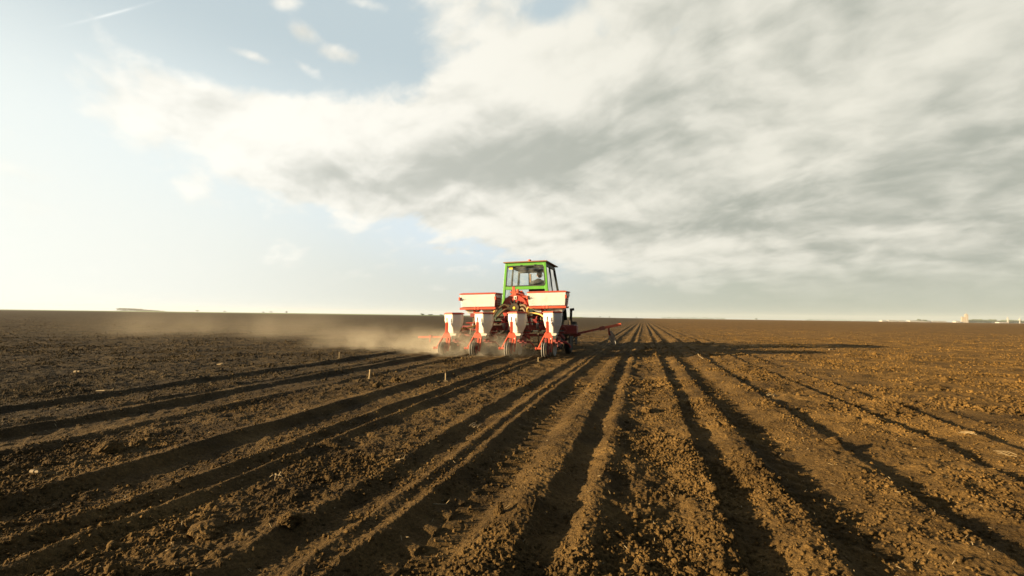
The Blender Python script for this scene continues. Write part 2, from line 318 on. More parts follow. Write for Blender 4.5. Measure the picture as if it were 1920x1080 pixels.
# the same field behind the camera and far to the sides
bx_ = np.linspace(-9000, 9000, 60); by_ = np.linspace(-3000, 9000, 40)
BX, BY = np.meshgrid(bx_, by_)
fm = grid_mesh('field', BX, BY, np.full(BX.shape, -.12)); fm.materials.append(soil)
fo = bpy.data.objects.new('field', fm); C.objects.link(fo); fo['kind'] = 'structure'
print('ground verts', GX.size)
def gz(x, y):
    z, _ = ground(np.array([x]), np.array([y])); return float(z[0])
# ------------------------------------------------------------------ loose clods: crumbled soil lying on the ground
def ico(sub):
    import bmesh
    bm = bmesh.new(); bmesh.ops.create_icosphere(bm, subdivisions=sub, radius=1)
    v = np.array([p.co[:] for p in bm.verts], np.float32); f = np.array([[p.index for p in q.verts] for q in bm.faces], np.int32); bm.free(); return v, f
def merged(name, base, P, Sc, material, amp=.28):
    v, f = base; n = len(P); nv = len(v)
    V = np.repeat(v[None], n, 0); V = V*(1+amp*(rng.random((n, nv, 1), dtype=np.float32)*2-1))
    q = rng.normal(size=(n, 4)).astype(np.float32); q /= np.linalg.norm(q, axis=1, keepdims=True); a, b, c, d = q.T
    RM = np.stack([1-2*(c*c+d*d), 2*(b*c-a*d), 2*(b*d+a*c), 2*(b*c+a*d), 1-2*(b*b+d*d), 2*(c*d-a*b), 2*(b*d-a*c), 2*(c*d+a*b), 1-2*(b*b+c*c)], -1).reshape(n, 3, 3)
    V = V*Sc[:, None, :]; V = np.einsum('nij,nkj->nki', RM, V)+P[:, None, :]
    Fc = (f[None]+(np.arange(n, dtype=np.int32)*nv)[:, None, None]).reshape(-1, 3)
    me = bpy.data.meshes.new(name); co = V.reshape(-1, 3).astype(np.float32)
    me.vertices.add(len(co)); me.vertices.foreach_set('co', co.ravel()); me.loops.add(Fc.size); me.loops.foreach_set('vertex_index', Fc.ravel())
    me.polygons.add(len(Fc)); me.polygons.foreach_set('loop_start', np.arange(0, Fc.size, 3, dtype=np.int32)); me.polygons.foreach_set('loop_total', np.full(len(Fc), 3, np.int32))
    me.update(); me.materials.append(material); o = bpy.data.objects.new(name, me); C.objects.link(o); return o
def scatter(n, ymin, ymax, smin, smax, power, floor=.04):
    t = rng.random(n); Y = ymin*(ymax/ymin)**t                    # even density per metre of view
    X = rng.uniform(-1, 1, n); X = np.where(X < 0, X*(1.3+2.06*Y), X*(.9+.72*Y))
    z, ro = ground(X, Y, full=False); cl_ = np.clip(.55+2.4*vn(X.astype(np.float32)*2.3, Y.astype(np.float32)*2.1, 91)+1.2*vn(X.astype(np.float32)*7., Y.astype(np.float32)*6., 92), .06, 1.3); keep = rng.random(n) < np.clip(ro*1.1-.12, floor, 1)*cl_; X, Y, z, ro = X[keep], Y[keep], z[keep], ro[keep]
    s = smin+(smax-smin)*rng.random(len(X))**power
    z2, _ = ground(X, Y)
    return np.stack([X, Y, z2+s*.18], -1).astype(np.float32), (s[:, None]*rng.uniform(.5, 1.25, (len(X), 3))*np.array([1, 1, .85])).astype(np.float32)
P1, S1 = scatter(340000, .8, 9, .0022, .0115, 2.3, .26)
P2, S2 = scatter(11000, .9, 12, .007, .020, 3.2)
P3, S3 = scatter(140000, 5, 45, .007, .026, 2.2, .15)
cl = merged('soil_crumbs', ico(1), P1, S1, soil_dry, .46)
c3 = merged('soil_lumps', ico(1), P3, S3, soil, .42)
c3['kind'] = 'stuff'; c3['label'] = 'small brown lumps of soil covering the field farther from the camera'; c3['category'] = 'soil lumps'
cl['kind'] = 'stuff'; cl['label'] = 'small dry crumbs of brown soil scattered over the ridges and furrows'; cl['category'] = 'soil crumbs'
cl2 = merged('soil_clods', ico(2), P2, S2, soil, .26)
cl2['kind'] = 'stuff'; cl2['label'] = 'rough fist sized lumps of brown soil strewn over the seedbeds'; cl2['category'] = 'soil clods'
# chaff: pale slivers of straw too many to count
n = 1100; Y = 1.0*(14/1.0)**rng.random(n); X = rng.uniform(-1, 1, n); X = np.where(X < 0, X*(1.2+2.0*Y), X*(.8+.7*Y)); zc, _ = ground(X, Y)
Sc = np.stack([rng.uniform(.004, .022, n), rng.uniform(.0010, .0022, n), rng.uniform(.0008, .0015, n)], -1).astype(np.float32)
ch = merged('chaff', ico(1), np.stack([X, Y, zc+.004], -1).astype(np.float32), Sc, straw, .1)
ch['kind'] = 'stuff'; ch['label'] = 'pale slivers of straw and chaff scattered thinly over the soil'; ch['category'] = 'chaff'
# ------------------------------------------------------------------ mesh helpers
class MB:
    def __init__(s): s.v = []; s.f = []
    def add(s, v, f):
        k = len(s.v); s.v += [tuple(map(float, p)) for p in v]; s.f += [tuple(i+k for i in q) for q in f]; return s
    def box(s, x0, x1, y0, y1, z0, z1):
        return s.add([(x0, y0, z0), (x1, y0, z0), (x1, y1, z0), (x0, y1, z0), (x0, y0, z1), (x1, y0, z1), (x1, y1, z1), (x0, y1, z1)],
                     [(0, 3, 2, 1), (4, 5, 6, 7), (0, 1, 5, 4), (1, 2, 6, 5), (2, 3, 7, 6), (3, 0, 4, 7)])
    def loft(s, rings, cap=True):
        n = len(rings[0]); v = [p for rg in rings for p in rg]; f = []
        for i in range(len(rings)-1):
            for j in range(n): f.append((i*n+j, i*n+(j+1) % n, (i+1)*n+(j+1) % n, (i+1)*n+j))
        if cap: f += [tuple(range(n))[::-1], tuple((len(rings)-1)*n+j for j in range(n))]
        return s.add(v, f)
    def tube(s, pts, rad, n=8, cap=True):
        pts = [Vector(p) for p in pts]; rads = rad if isinstance(rad, (list, tuple)) else [rad]*len(pts); rings = []
        for i, p in enumerate(pts):
            t = (pts[min(i+1, len(pts)-1)]-pts[max(i-1, 0)]).normalized()
            a = t.cross(Vector((0, 0, 1)) if abs(t.z) < .9 else Vector((1, 0, 0))).normalized(); b = t.cross(a)
            rings.append([p+(a*math.cos(2*math.pi*k/n)+b*math.sin(2*math.pi*k/n))*rads[i] for k in range(n)])
        return s.loft(rings, cap)
    def bar(s, a, b, w, h, up=(0, 0, 1)):
        a, b = Vector(a), Vector(b); t = (b-a).normalized(); up = Vector(up)
        x = t.cross(up).normalized(); y = x.cross(t)
        R_ = [[p+x*i*w/2+y*j*h/2 for i, j in ((-1, -1), (1, -1), (1, 1), (-1, 1))] for p in (a, b)]
        return s.loft(R_)
    def lathe(s, c, axis, prof, n=28):
        """prof: (offset along axis, radius)"""
        c = Vector(c); ax = Vector(axis).normalized(); a = ax.cross(Vector((0, 0, 1)) if abs(ax.z) < .9 else Vector((1, 0, 0))).normalized(); b = ax.cross(a)
        return s.loft([[c+ax*o+(a*math.cos(2*math.pi*k/n)+b*math.sin(2*math.pi*k/n))*r_ for k in range(n)] for o, r_ in prof])
    def plate(s, pts, d):
        d = Vector(d); return s.loft([[Vector(p) for p in pts], [Vector(p)+d for p in pts]])
    def build(s, name, m, parent=None, bevel=0., smooth=False, loc=None, label=None):
        me = bpy.data.meshes.new(name); me.from_pydata(s.v, [], s.f); me.update()
        import bmesh
        bm = bmesh.new(); bm.from_mesh(me); bmesh.ops.recalc_face_normals(bm, faces=bm.faces); bm.to_mesh(me); bm.free()
        me.materials.append(m)
        if smooth: me.shade_smooth()
        o = bpy.data.objects.new(name, me); C.objects.link(o); o.parent = parent
        if loc: o.location = loc
        if bevel:
            b = o.modifiers.new('bevel', 'BEVEL'); b.width = bevel; b.segments = 2; b.limit_method = 'ANGLE'; b.angle_limit = R(35)
        if smooth:
            e = o.modifiers.new('edges', 'EDGE_SPLIT'); e.split_angle = R(40)
        if label: o['label'] = label
        return o
def tag(o, label, cat, group=None):
    o['label'] = label; o['category'] = cat
    if group: o['group'] = group
    return o
def thing(name, label, cat, loc=(0, 0, 0), rot=(0, 0, 0), group=None):
    o = bpy.data.objects.new(name, None); C.objects.link(o); o.location = loc; o.rotation_euler = rot; o.empty_display_size = .2
    return tag(o, label, cat, group)
def arc(pts, n=10):
    """smooth curve through control points (Catmull-Rom)"""
    p = [Vector(q) for q in pts]; p = [2*p[0]-p[1]]+p+[2*p[-1]-p[-2]]; out = []
    for i in range(1, len(p)-2):
        for k in range(n):
            t = k/n; out.append(.5*((2*p[i])+(-p[i-1]+p[i+1])*t+(2*p[i-1]-5*p[i]+4*p[i+1]-p[i+2])*t*t+(-p[i-1]+3*p[i]-3*p[i+1]+p[i+2])*t**3))
    return out+[p[-2]]
ORG = (-3.12, 9.55, -.02); TILT = (0, R(-1.4), 0)
# ------------------------------------------------------------------ seed drill
sd_ = thing('seed_drill', 'red four row pneumatic seed drill with cream hoppers mounted behind the green tractor', 'seed drill', ORG, TILT)
mb = MB(); mb.bar((-1.36, 1.15, .60), (1.62, 1.15, .60), .12, .12, (0, 0, 1)); mb.box(-1.30, 1.30, .98, 1.04, .40, .46); mb.bar((-.55, 1.15, .6), (-.45, 1.7, .55), .06, .1); mb.bar((.85, 1.15, .6), (.7, 1.7, .55), .06, .1)
mb.build('toolbar', darkred, sd_, .008)
MB().tube([(-.92, .9, .725), (1.0, .9, .725)], .011).build('drive_shaft', red, sd_)
mb = MB(); mb.box(1.40, 1.69, 1.02, 1.26, .455, .645); mb.box(1.395, 1.695, 1.01, 1.27, .555, .57); mb.build('gearbox_cover', darkred, sd_, .008)
# A-frame and headstock
mb = MB(); mb.bar((-.10, 1.2, .6), (.14, 1.35, 1.42), .06, .05); mb.bar((.60, 1.2, .6), (.36, 1.35, 1.42), .06, .05); mb.box(.10, .40, 1.30, 1.40, 1.36, 1.42); mb.bar((-.2, 1.2, .85), (.72, 1.2, .85), .05, .05)
mb.build('headstock', darkred, sd_, .005)
# top link cluster above the fan
mb = MB(); mb.plate([(.19, 1.0, 1.36), (.30, 1.0, 1.36), (.26, 1.0, 1.56), (.20, 1.0, 1.56)], (0, .03, 0)); mb.bar((.20, 1.02, 1.40), (.50, 1.12, 1.33), .05, .05); mb.tube([(.24, 1.02, 1.46), (.42, 1.2, 1.42)], .022)
mb.bar((.38, 1.05, 1.30), (.56, 1.05, 1.27), .06, .09); mb.tube([(.14, 1.04, 1.43), (.44, 1.04, 1.45)], .016); mb.box(.30, .35, 1., 1.05, 1.40, 1.50)
mb.build('top_link', orange, sd_, .004)
# fan
mb = MB(); fc = (.26, 1.02, 1.06)
mb.lathe(fc, (0, 1, 0), [(-.02, .09), (-.02, .30), (0, .32), (.14, .32), (.16, .30), (.16, .05)], 40)
mb.box(.34, .58, 1.02, 1.16, 1.10, 1.30); mb.build('fan_housing', red, sd_, smooth=True)
mb = MB(); mb.box(.24, .31, .985, .998, 1.26, 1.34); mb.build('sticker', white, sd_)
mb = MB(); mb.box(.262, .288, .978, .984, 1.275, 1.315); mb.build('sticker_mark', darkm, sd_)
mb = MB(); hc = (.27, .90, 1.06); mb.lathe(hc, (0, 1, 0), [(0, .02), (0, .11), (.10, .115), (.10, .02)], 24)
for k in range(12):
    a = k*math.pi/6; d = Vector((math.cos(a), 0, math.sin(a))); c0 = Vector(hc)+Vector((0, .05, 0)); mb.tube([c0+d*.07, c0+d*.185], .021, 8)
hub = mb.build('air_manifold', black, sd_, smooth=True)
MB().lathe((.27, .885, 1.06), (0, 1, 0), [(0, .005), (.002, .03), (.014, .033)], 16).build('hub_cap', yel, hub, smooth=True)
for s, pts, m in ((1, [(.14, .95, 1.10), (.02, .92, 1.13), (-.12, .86, 1.02), (-.22, .80, .84)], bhose), (1, [(.15, .95, 1.02), (.05, .90, 1.02), (-.06, .85, .92), (-.14, .8, .80)], bhose),
    (1, [(.40, .95, 1.11), (.52, .90, 1.11), (.62, .86, .98), (.66, .8, .86)], bhose), (1, [(.39, .95, 1.02), (.48, .9, 1.04), (.58, .8, .94), (.62, .7, .88)], bhose),
    (1, [(.60, .68, .90), (.72, .66, .925), (.88, .62, .915), (1.02, .55, .86), (1.08, .5, .80)], yhose), (1, [(.62, .8, .93), (.62, .74, 1.02), (.66, .74, 1.06)], yhose),
    (1, [(-.34, .62, .78), (-.52, .64, .70), (-.72, .68, .625), (-.97, .66, .585)], yhose), (1, [(-.13, .7, 1.0), (-.2, .66, .90), (-.26, .62, .84)], yhose)):
    MB().tube(arc(pts, 6), .026 if m is bhose else .020, 8).build('air_hose', m, sd_, smooth=True)
# fertiliser hoppers
def fert(x0, x1):
    y0, y1 = .80, 1.34
    mb = MB(); mb.loft([[(x0+.03, y0+.03, 1.09), (x1-.03, y0+.03, 1.09), (x1-.03, y1-.12, 1.09), (x0+.03, y1-.12, 1.09)], [(x0, y0, 1.39), (x1, y0, 1.39), (x1, y1, 1.40), (x0, y1, 1.40)]])
    body = mb.build('fertiliser_hopper', red, sd_, .006)
    mb = MB(); mb.loft([[(x0+.026, y0+.014, 1.098), (x1-.026, y0+.014, 1.098), (x1-.026, y0+.03, 1.098), (x0+.026, y0+.03, 1.098)], [(x0-.003, y0-.014, 1.385), (x1+.003, y0-.014, 1.385), (x1+.003, y0+.01, 1.385), (x0-.003, y0+.01, 1.385)]])
    mb.build('rear_panel', cream, body, .004)
    mb = MB(); mb.loft([[(x0-.02, y0-.02, 1.392), (x1+.02, y0-.02, 1.392), (x1+.02, y1+.02, 1.402), (x0-.02, y1+.02, 1.402)], [(x0-.02, y0-.02, 1.412), (x1+.02, y0-.02, 1.412), (x1+.02, y1+.02, 1.424), (x0-.02, y1+.02, 1.424)], [(x0+.04, y0+.05, 1.43), (x1-.04, y0+.05, 1.43), (x1-.04, y1-.05, 1.44), (x0+.04, y1-.05, 1.44)]])
    mb.build('lid', orange, body, .004)
    for x in (x0-.012, x1+.004): MB().box(x-.02, x+.02, y0-.035, y0+.03, 1.25, 1.33).build('latch', orange, body, .004)
    MB().tube([(x0+.03, y0-.02, 1.27), (x0+.10, y0-.03, 1.285)], .006).build('latch_hook', darkm, body)
    mb = MB(); mb.loft([[(x1+.001, y0+.05, 1.31), (x1+.006, y0+.05, 1.31), (x1+.006, y1-.02, 1.31), (x1+.001, y1-.02, 1.31)], [(x1+.001, y0+.03, 1.375), (x1+.009, y0+.03, 1.375), (x1+.009, y1-.02, 1.375), (x1+.001, y1-.02, 1.375)]]); mb.build('side_stripe', white, body)
    mb = MB()
    for k in range(3): mb.box(x1-.012, x1+.004, y0+.14, y1-.2+.02*k, 1.15+.05*k, 1.165+.05*k)
    mb.build('side_decal', white, body)
    mb = MB(); mb.bar((x0-.02, y0+.03, 1.06), (x1+.0, y0+.03, 1.06), .05, .05); mb.bar((x0+.0, y1-.15, 1.06), (x1+.0, y1-.15, 1.06), .05, .04); mb.box(x0+.35, x0+.39, y0+.0, y0+.06, 1.03, 1.10); mb.box(x0+.43, x0+.47, y0+.0, y0+.06, 1.03, 1.10)
    mb.build('hopper_rail', orange, body, .005)
    for cx in (x0+.24, x1-.22):
        mb = MB(); mb.loft([[(cx-.20, y0+.06, 1.085), (cx+.20, y0+.06, 1.085), (cx+.20, y1-.15, 1.085), (cx-.20, y1-.15, 1.085)], [(cx-.10, y0+.16, .95), (cx+.10, y0+.16, .95), (cx+.10, y1-.25, .95), (cx-.10, y1-.25, .95)]])
        fn = mb.build('funnel', cream, body, .004); MB().box(cx-.06, cx+.06, y0+.17, y1-.27, .86, .95).build('metering_box', darkred, fn, .005)
        MB().tube(arc([(cx, y0+.25, .87), (cx+.02, y0+.18, .72), (cx-.03, y0+.12, .5), (cx-.02, y0+.1, .2)], 5), .018, 8).build('drop_tube', bhose, fn, smooth=True)
    MB().bar((x0+.31, y0+.1, 1.05), (x0+.32, 1.12, .60), .05, .05).build('support_post', red, body, .004)
    return body
fert(-1.02, -.15); fert(.62, 1.49)
mb = MB(); mb.tube([(1.47, 1.5, .55), (1.49, 1.5, .80), (1.50, 1.5, 1.0)], .03); mb.tube([(1.47, 1.5, 1.01), (1.57, 1.5, 1.02)], .03); mb.build('breather_pipe', black, sd_, smooth=True)
MB().box(1.26, 1.38, .9, 1.0, .86, .95).build('seed_tank_cap', cream, sd_, .01)
# row units: built once, copied
def row_unit():
    u_ = MB(); u_.bar((-.06, .28, .34), (.0, .98, .38), .05, .07); u_.bar((.14, .28, .34), (.10, .98, .38), .04, .07); u_.bar((.03, .55, .42), (.03, 1.12, .62), .04, .05); u_.bar((.03, .60, .30), (.03, 1.12, .50), .04, .05)
    u_.plate([(-.10, .42, .20), (-.10, .80, .22), (-.10, .80, .42), (-.10, .42, .40)], (.02, 0, 0)); u_.plate([(.16, .42, .20), (.16, .80, .22), (.16, .80, .42), (.16, .42, .40)], (.02, 0, 0))
    root = u_.build('row_unit', darkred, sd_, .004)
    # press wheel: two narrow tyres on a red disc
    for ox, tl in ((-.075, .10), (-.018, .02)):
        w = MB(); w.lathe((ox, 0, .165), (1, tl, 0), [(-.007, .122), (-.009, .146), (0, .152), (.009, .146), (.007, .122)], 32); w.build('tyre', steel if 0 else rim, root, smooth=True)
    w = MB(); w.lathe((.02, 0, .165), (1, 0, 0), [(-.028, .03), (-.024, .125), (-.006, .150), (.020, .146), (.026, .10), (.03, .03)], 32); pw = w.build('press_wheel', black, root, smooth=True)
    MB().lathe((.052, 0, .165), (1, 0, 0), [(-.01, .10), (.004, .095), (.012, .03), (.02, .025)], 24).build('wheel_disc', darkred, pw, smooth=True)
    a = MB(); a.tube([(-.20, -.03, .19), (.0, -.03, .19)], .023, 12); a.tube([(-.215, -.03, .19), (-.19, -.03, .19)], .032, 12); a.build('axle', orange, root, smooth=True)
    f = MB(); f.bar((-.15, -.02, .19), (-.06, .12, .42), .030, .035); f.bar((.105, 0, .12), (.115, .12, .42), .030, .04); f.bar((.06, .04, .25), (.05, .12, .42), .04, .02)
    f.plate([(-.085, .10, .405), (.135, .10, .405), (.075, .13, .52), (-.035, .13, .52)], (0, .02, 0)); f.build('wheel_fork', orange, root, .004)
    p = MB(); p.bar((.015, .14, .50), (.0, .20, .74), .062, .05); p.tube([(.0, .20, .72), (-.002, .21, .79)], .012); p.build('adjuster_post', orange, root, .004)
    MB().tube([(.0, .2, .78), (.0, .2, .85)], .014, 8).build('adjuster_handle', darkm, root, smooth=True)
    # seed hopper, six sided
    def ring(z, w, d, cy=.44):
        return [(ax*w, cy+ay*d, z) for ax, ay in ((-.50, -.30), (.10, -.55), (.50, -.15), (.46, .40), (0, .5), (-.46, .42))]
    hx = .075
    h = MB(); h.loft([[(x+hx, y, z) for x, y, z in ring(z, w, d)] for z, w, d in ((.49, .20, .19), (.55, .25, .23), (.65, .335, .32), (.78, .385, .37), (.925, .385, .375))])
    hb = h.build('seed_hopper', cream, root, .022)
    h = MB(); h.loft([[(x+hx, y, z) for x, y, z in ring(z, w, d)] for z, w, d in ((.925, .41, .40), (.945, .41, .40), (.964, .35, .34))]); h.build('hopper_lid', orange, hb, .004)
    h = MB(); h.box(hx-.095, hx+.095, .33, .54, .455, .49); h.box(hx-.075, hx+.075, .34, .53, .36, .455); h.build('metering_unit', white, root, .006)
    h = MB(); h.box(hx-.02, hx+.09, .31, .34, .30, .44); h.build('vacuum_cover', darkm, root, .006)
    for ox, tl in ((-.03, .07), (.07, -.07)):
        MB().lathe((ox+.0, .62, .16), (1, tl, 0), [(-.004, .17), (-.008, .02), (.008, .02), (.004, .17)], 28).build('opener_disc', steel, root, smooth=True)
    h = MB(); h.tube(arc([(.10, .30, .33), (.24, .26, .325), (.36, .26, .31), (.44, .28, .26), (.47, .3, .20)], 5), .018, 8); h.bar((.14, .3, .31), (.40, .26, .31), .02, .05); h.build('closing_blade', darkred, root)
    h = MB(); h.bar((.20, .62, .46), (.27, .72, .36), .05, .05); h.tube([(.18, .62, .50), (.30, .6, .50)], .022); h.tube(arc([(.2, .7, .56), (.26, .66, .62), (.32, .66, .56), (.28, .68, .48)], 4), .012); h.build('row_cleaner', darkred, root, .003)  # darker red stands in for shade behind the units
    return root
rim = mat('grey_rubber_rim', (.22, .21, .19), .7, dust=.5)
ru = row_unit(); xs = (-1.10, -.375, .40, 1.185)
kids = list(ru.children)
for i, x in enumerate(xs):
    if i == 0: ru.location = (x, 0, 0); continue
    c = ru.copy(); C.objects.link(c); c.parent = sd_; c.location = (x, 0, 0)
    for k in kids:
        d = k.copy(); C.objects.link(d); d.parent = c
        for g in k.children:
            e = g.copy(); C.objects.link(e); e.parent = d
for o in list(C.objects):      # sub-parts of a row unit that sit deeper than thing > part > sub-part move up one level
    p = o.parent
    if p and p.parent and p.parent.parent and p.parent.parent.parent: o.parent = p.parent
# small brackets, springs and rods between the units
for k, (x, z) in enumerate(((-.78, .70), (-.66, .86), (-.02, .80), (.08, .68), (.74, .78), (.86, .66), (-.30, .72), (.30, .66))):
    mb = MB(); mb.bar((x, .95, z-.10), (x+.05, 1.0, z+.08), .035, .03); mb.tube([(x-.05, .93, z), (x+.09, .93, z+.02)], .015); mb.lathe((x+.02, .90, z-.03), (0, 1, 0), [(0, .01), (0, .04), (.03, .04), (.03, .01)], 14)
    mb.build('drive_bracket', darkred, sd_, .003)  # shade between the units put into the darker red
for x in (-.74, .0, .80):
    MB().lathe((x, .97, .66), (1, 0, 0), [(-.012, .02), (-.012, .09), (.012, .09), (.012, .02)], 22).build('sprocket', steel, sd_, smooth=True)
mb = MB(); mb.tube([(.185, .8, .56), (.185, .8, .72)], .026, 12); mb.tube([(.14, .8, .735), (.23, .8, .735)], .016); mb.build('hydraulic_cylinder', steel, sd_, smooth=True)
mb = MB(); mb.lathe((.17, .84, .83), (0, -1, 0), [(0, .02), (0, .05), (.05, .05), (.06, .02)], 16); mb.build('warning_reflector', red, sd_, smooth=True)
# ground wheels carrying the frame
for x in (-.80, 1.42):
    mb = MB(); mb.lathe((x, 1.52, .27), (1, 0, 0), [(-.06, .17), (-.07, .25), (-.04, .285), (.04, .285), (.07, .25), (.06, .17)], 32); gw = mb.build('ground_wheel', black, sd_, smooth=True)
    MB().lathe((x, 1.52, .27), (1, 0, 0), [(-.05, .03), (-.045, .17), (.045, .17), (.05, .03)], 24).build('wheel_rim', white, gw, smooth=True)
# row marker arms
mb = MB(); mb.bar((1.50, 1.15, .42), (2.22, 1.15, .575), .045, .045); mb.tube([(1.60, 1.15, .40), (1.76, 1.15, .45)], .03); mb.bar((2.18, 1.15, .565), (2.30, 1.15, .59), .075, .085)
ma = mb.build('marker_arm', darkred, sd_, .004)
MB().bar((2.26, 1.15, .583), (2.66, 1.15, .665), .05, .055).build('arm_extension', orange, ma, .004)
mb = MB(); mb.bar((2.38, 1.15, .60), (2.40, 1.13, .42), .03, .035); mb.tube([(2.38, 1.13, .44), (2.47, 1.12, .44)], .025); mb.build('disc_bracket', darkred, ma, .003)
MB().lathe((2.46, 1.13, .36), (.80, .42, .25), [(-.006, .165), (-.02, .10), (-.022, .02), (-.012, .02), (-.01, .10), (.002, .165)], 30).build('marker_disc', steel, ma, smooth=True)
mb = MB(); mb.bar((-1.36, 1.15, .385), (-2.28, 1.15, .38), .045, .045); ml = mb.build('marker_arm', orange, sd_, .004)
mb = MB(); mb.box(-1.97, -1.92, 1.10, 1.20, .35, .43); mb.bar((-1.95, 1.13, .36), (-1.96, 1.13, .26), .03, .03); mb.build('arm_clamp', red, ml, .003)
# ------------------------------------------------------------------ tractor
tr = thing('tractor', 'green tractor with square glazed cab pulling the red seed drill away from the camera', 'tractor', (ORG[0], ORG[1], ORG[2]-.01), TILT)
YR, YF = 2.60, 3.95; cl_, cr_ = -.44, .70
# cab corner posts lean inwards to the roof
def post(xb, xt, yb, yt, w, m, z0=1.10, z1=2.30):
    o = MB().loft([[(xb-w, yb-w, z0), (xb+w, yb-w, z0), (xb+w, yb+w, z0), (xb-w, yb+w, z0)], [(xt-w, yt-w, z1), (xt+w, yt-w, z1), (xt+w, yt+w, z1), (xt-w, yt+w, z1)]])
    return o.build('cab_post', m, tr, .006)
post(cl_-.07, cl_+.045, YR, YR, .034, green); post(cr_+.03, cr_-.045, YR, YR, .040, green)
post(cl_-.10, cl_+.05, YF+.20, YF, .028, darkm); post(cr_+.10, cr_-.05, YF+.28, YF, .028, darkm)
post(cr_+.06, cr_-.05, 3.30, 3.25, .022, darkm); post(cl_-.06, cl_+.05, 3.30, 3.25, .022, darkm)
mb = MB(); mb.bar((cl_+.01, YR, 2.285), (cr_-.01, YR, 2.285), .06, .085); mb.bar((cl_-.02, YR, 1.645), (cr_+.0, YR, 1.645), .06, .085); mb.build('rear_window_frame', green, tr, .006)
MB().bar((cl_-.06, YR, 1.36), (cr_+.03, YR, 1.36), .05, .07).build('rear_sill', dgreen, tr, .006)
# black rubber seal with rounded corners
def rrect(x0, x1, z0, z1, r_, y, k=6, lean=0.):
    p = []
    for cx, cz, a0 in ((x1-r_, z1-r_, 0), (x0+r_, z1-r_, 90), (x0+r_, z0+r_, 180), (x1-r_, z0+r_, 270)):
        for i in range(k+1): a = R(a0+90*i/k); p.append((cx+r_*math.cos(a)+lean*((z1-cz-r_*math.sin(a))/(z1-z0)) * (1 if cx > (x0+x1)/2 else -1), y, cz+r_*math.sin(a)))
    return p
pts = rrect(cl_+.075, cr_-.075, 1.70, 2.235, .06, YR-.03, lean=.045); seal = MB(); npt = len(pts); rg = []
for i, p in enumerate(pts):
    a = Vector(pts[i-1]); b = Vector(pts[(i+1) % npt]); t = (b-a).normalized(); nn = t.cross(Vector((0, 1, 0)))
    rg.append([Vector(p)+nn*.012+Vector((0, -.012, 0)), Vector(p)+nn*.012+Vector((0, .02, 0)), Vector(p)-nn*.012+Vector((0, .02, 0)), Vector(p)-nn*.012+Vector((0, -.012, 0))])
seal.loft(rg+[rg[0]], cap=False)
rw = seal.build('rear_window', darkm, tr)
gp = MB(); gp.add([(p[0], YR-.02, p[2]) for p in pts], [tuple(range(npt))]); gp.build('pane', glass, rw)
mb = MB(); mb.box(cl_+.12, cl_+.22, YR-.025, YR-.021, 2.15, 2.20); mb.build('window_sticker', yel, rw)
for x in (.02, .40): MB().box(x-.02, x+.02, YR-.05, YR+.0, 2.23, 2.262).build('hinge', darkm, rw, .003)
# green infill of the rear wall between post and seal
def infill(outer, inner):
    m_ = MB(); n_ = len(outer); m_.add([(p[0], YR+.012, p[2]) for p in outer]+[(p[0], YR+.012, p[2]) for p in inner], [(i, (i+1) % n_, n_+(i+1) % n_, n_+i) for i in range(n_)]); return m_
outer = []
for p in pts:
    cx, cz = (cl_+cr_)/2, 1.965; ddx, ddz = p[0]-cx, p[2]-cz; k = min(.60/abs(ddx) if abs(ddx) > 1e-6 else 99, .32/abs(ddz) if abs(ddz) > 1e-6 else 99); ww = .545+.06*(2.3-(cz+ddz*k))/.65
    outer.append((cx+max(-ww, min(ww, ddx*k)), 0, cz+ddz*k))
inf = infill(outer, pts).build('rear_panel', green, tr); so = inf.modifiers.new('thick', 'SOLIDIFY'); so.thickness = .02
# side and front glass with dark frames
for sx, xb, xt in ((1, cr_+.03, cr_-.045), (-1, cl_-.06, cl_+.045)):
    g_ = MB(); g_.add([(xb, YR+.06, 1.15), (xb+.04*sx, 3.27, 1.15), (xt+.0, 3.23, 2.24), (xt, YR+.06, 2.24)], [(0, 1, 2, 3)]); dr = g_.build('side_window', glass, tr)
    g_ = MB(); g_.add([(xb+.04*sx, 3.33, 1.15), (xb+.06*sx, YF+.22, 1.15), (xt, YF-.02, 2.24), (xt, 3.28, 2.24)], [(0, 1, 2, 3)]); g_.build('door_window', glass, tr)
    MB().bar((xt, YR+.02, 2.262), (xt, YF, 2.262), .05, .07).build('side_rail', darkm, tr, .005); MB().bar((xb, YR+.03, 1.12), (xb+.06*sx, YF+.2, 1.12), .05, .06).build('side_rail', darkm, tr, .005)
g_ = MB(); g_.add([(cl_-.06, YF+.2, 1.35), (cr_+.06, YF+.26, 1.35), (cr_-.05, YF, 2.20), (cl_+.05, YF, 2.20)], [(0, 1, 2, 3)]); g_.build('windscreen', glass, tr)
m_ = MB(); m_.bar((cl_+.05, YF, 2.235), (cr_-.05, YF, 2.235), .05, .12); m_.bar((cl_-.05, YF+.2, 1.32), (cr_+.06, YF+.26, 1.32), .05, .08); m_.bar((-.14, YF+.20, 1.35), (-.10, YF, 2.20), .035, .035); m_.build('windscreen_frame', darkm, tr, .005)
m_ = MB(); m_.box(.18, .28, YF-.08, YF-.03, 2.14, 2.20); m_.build('mirror', darkm, tr, .01)
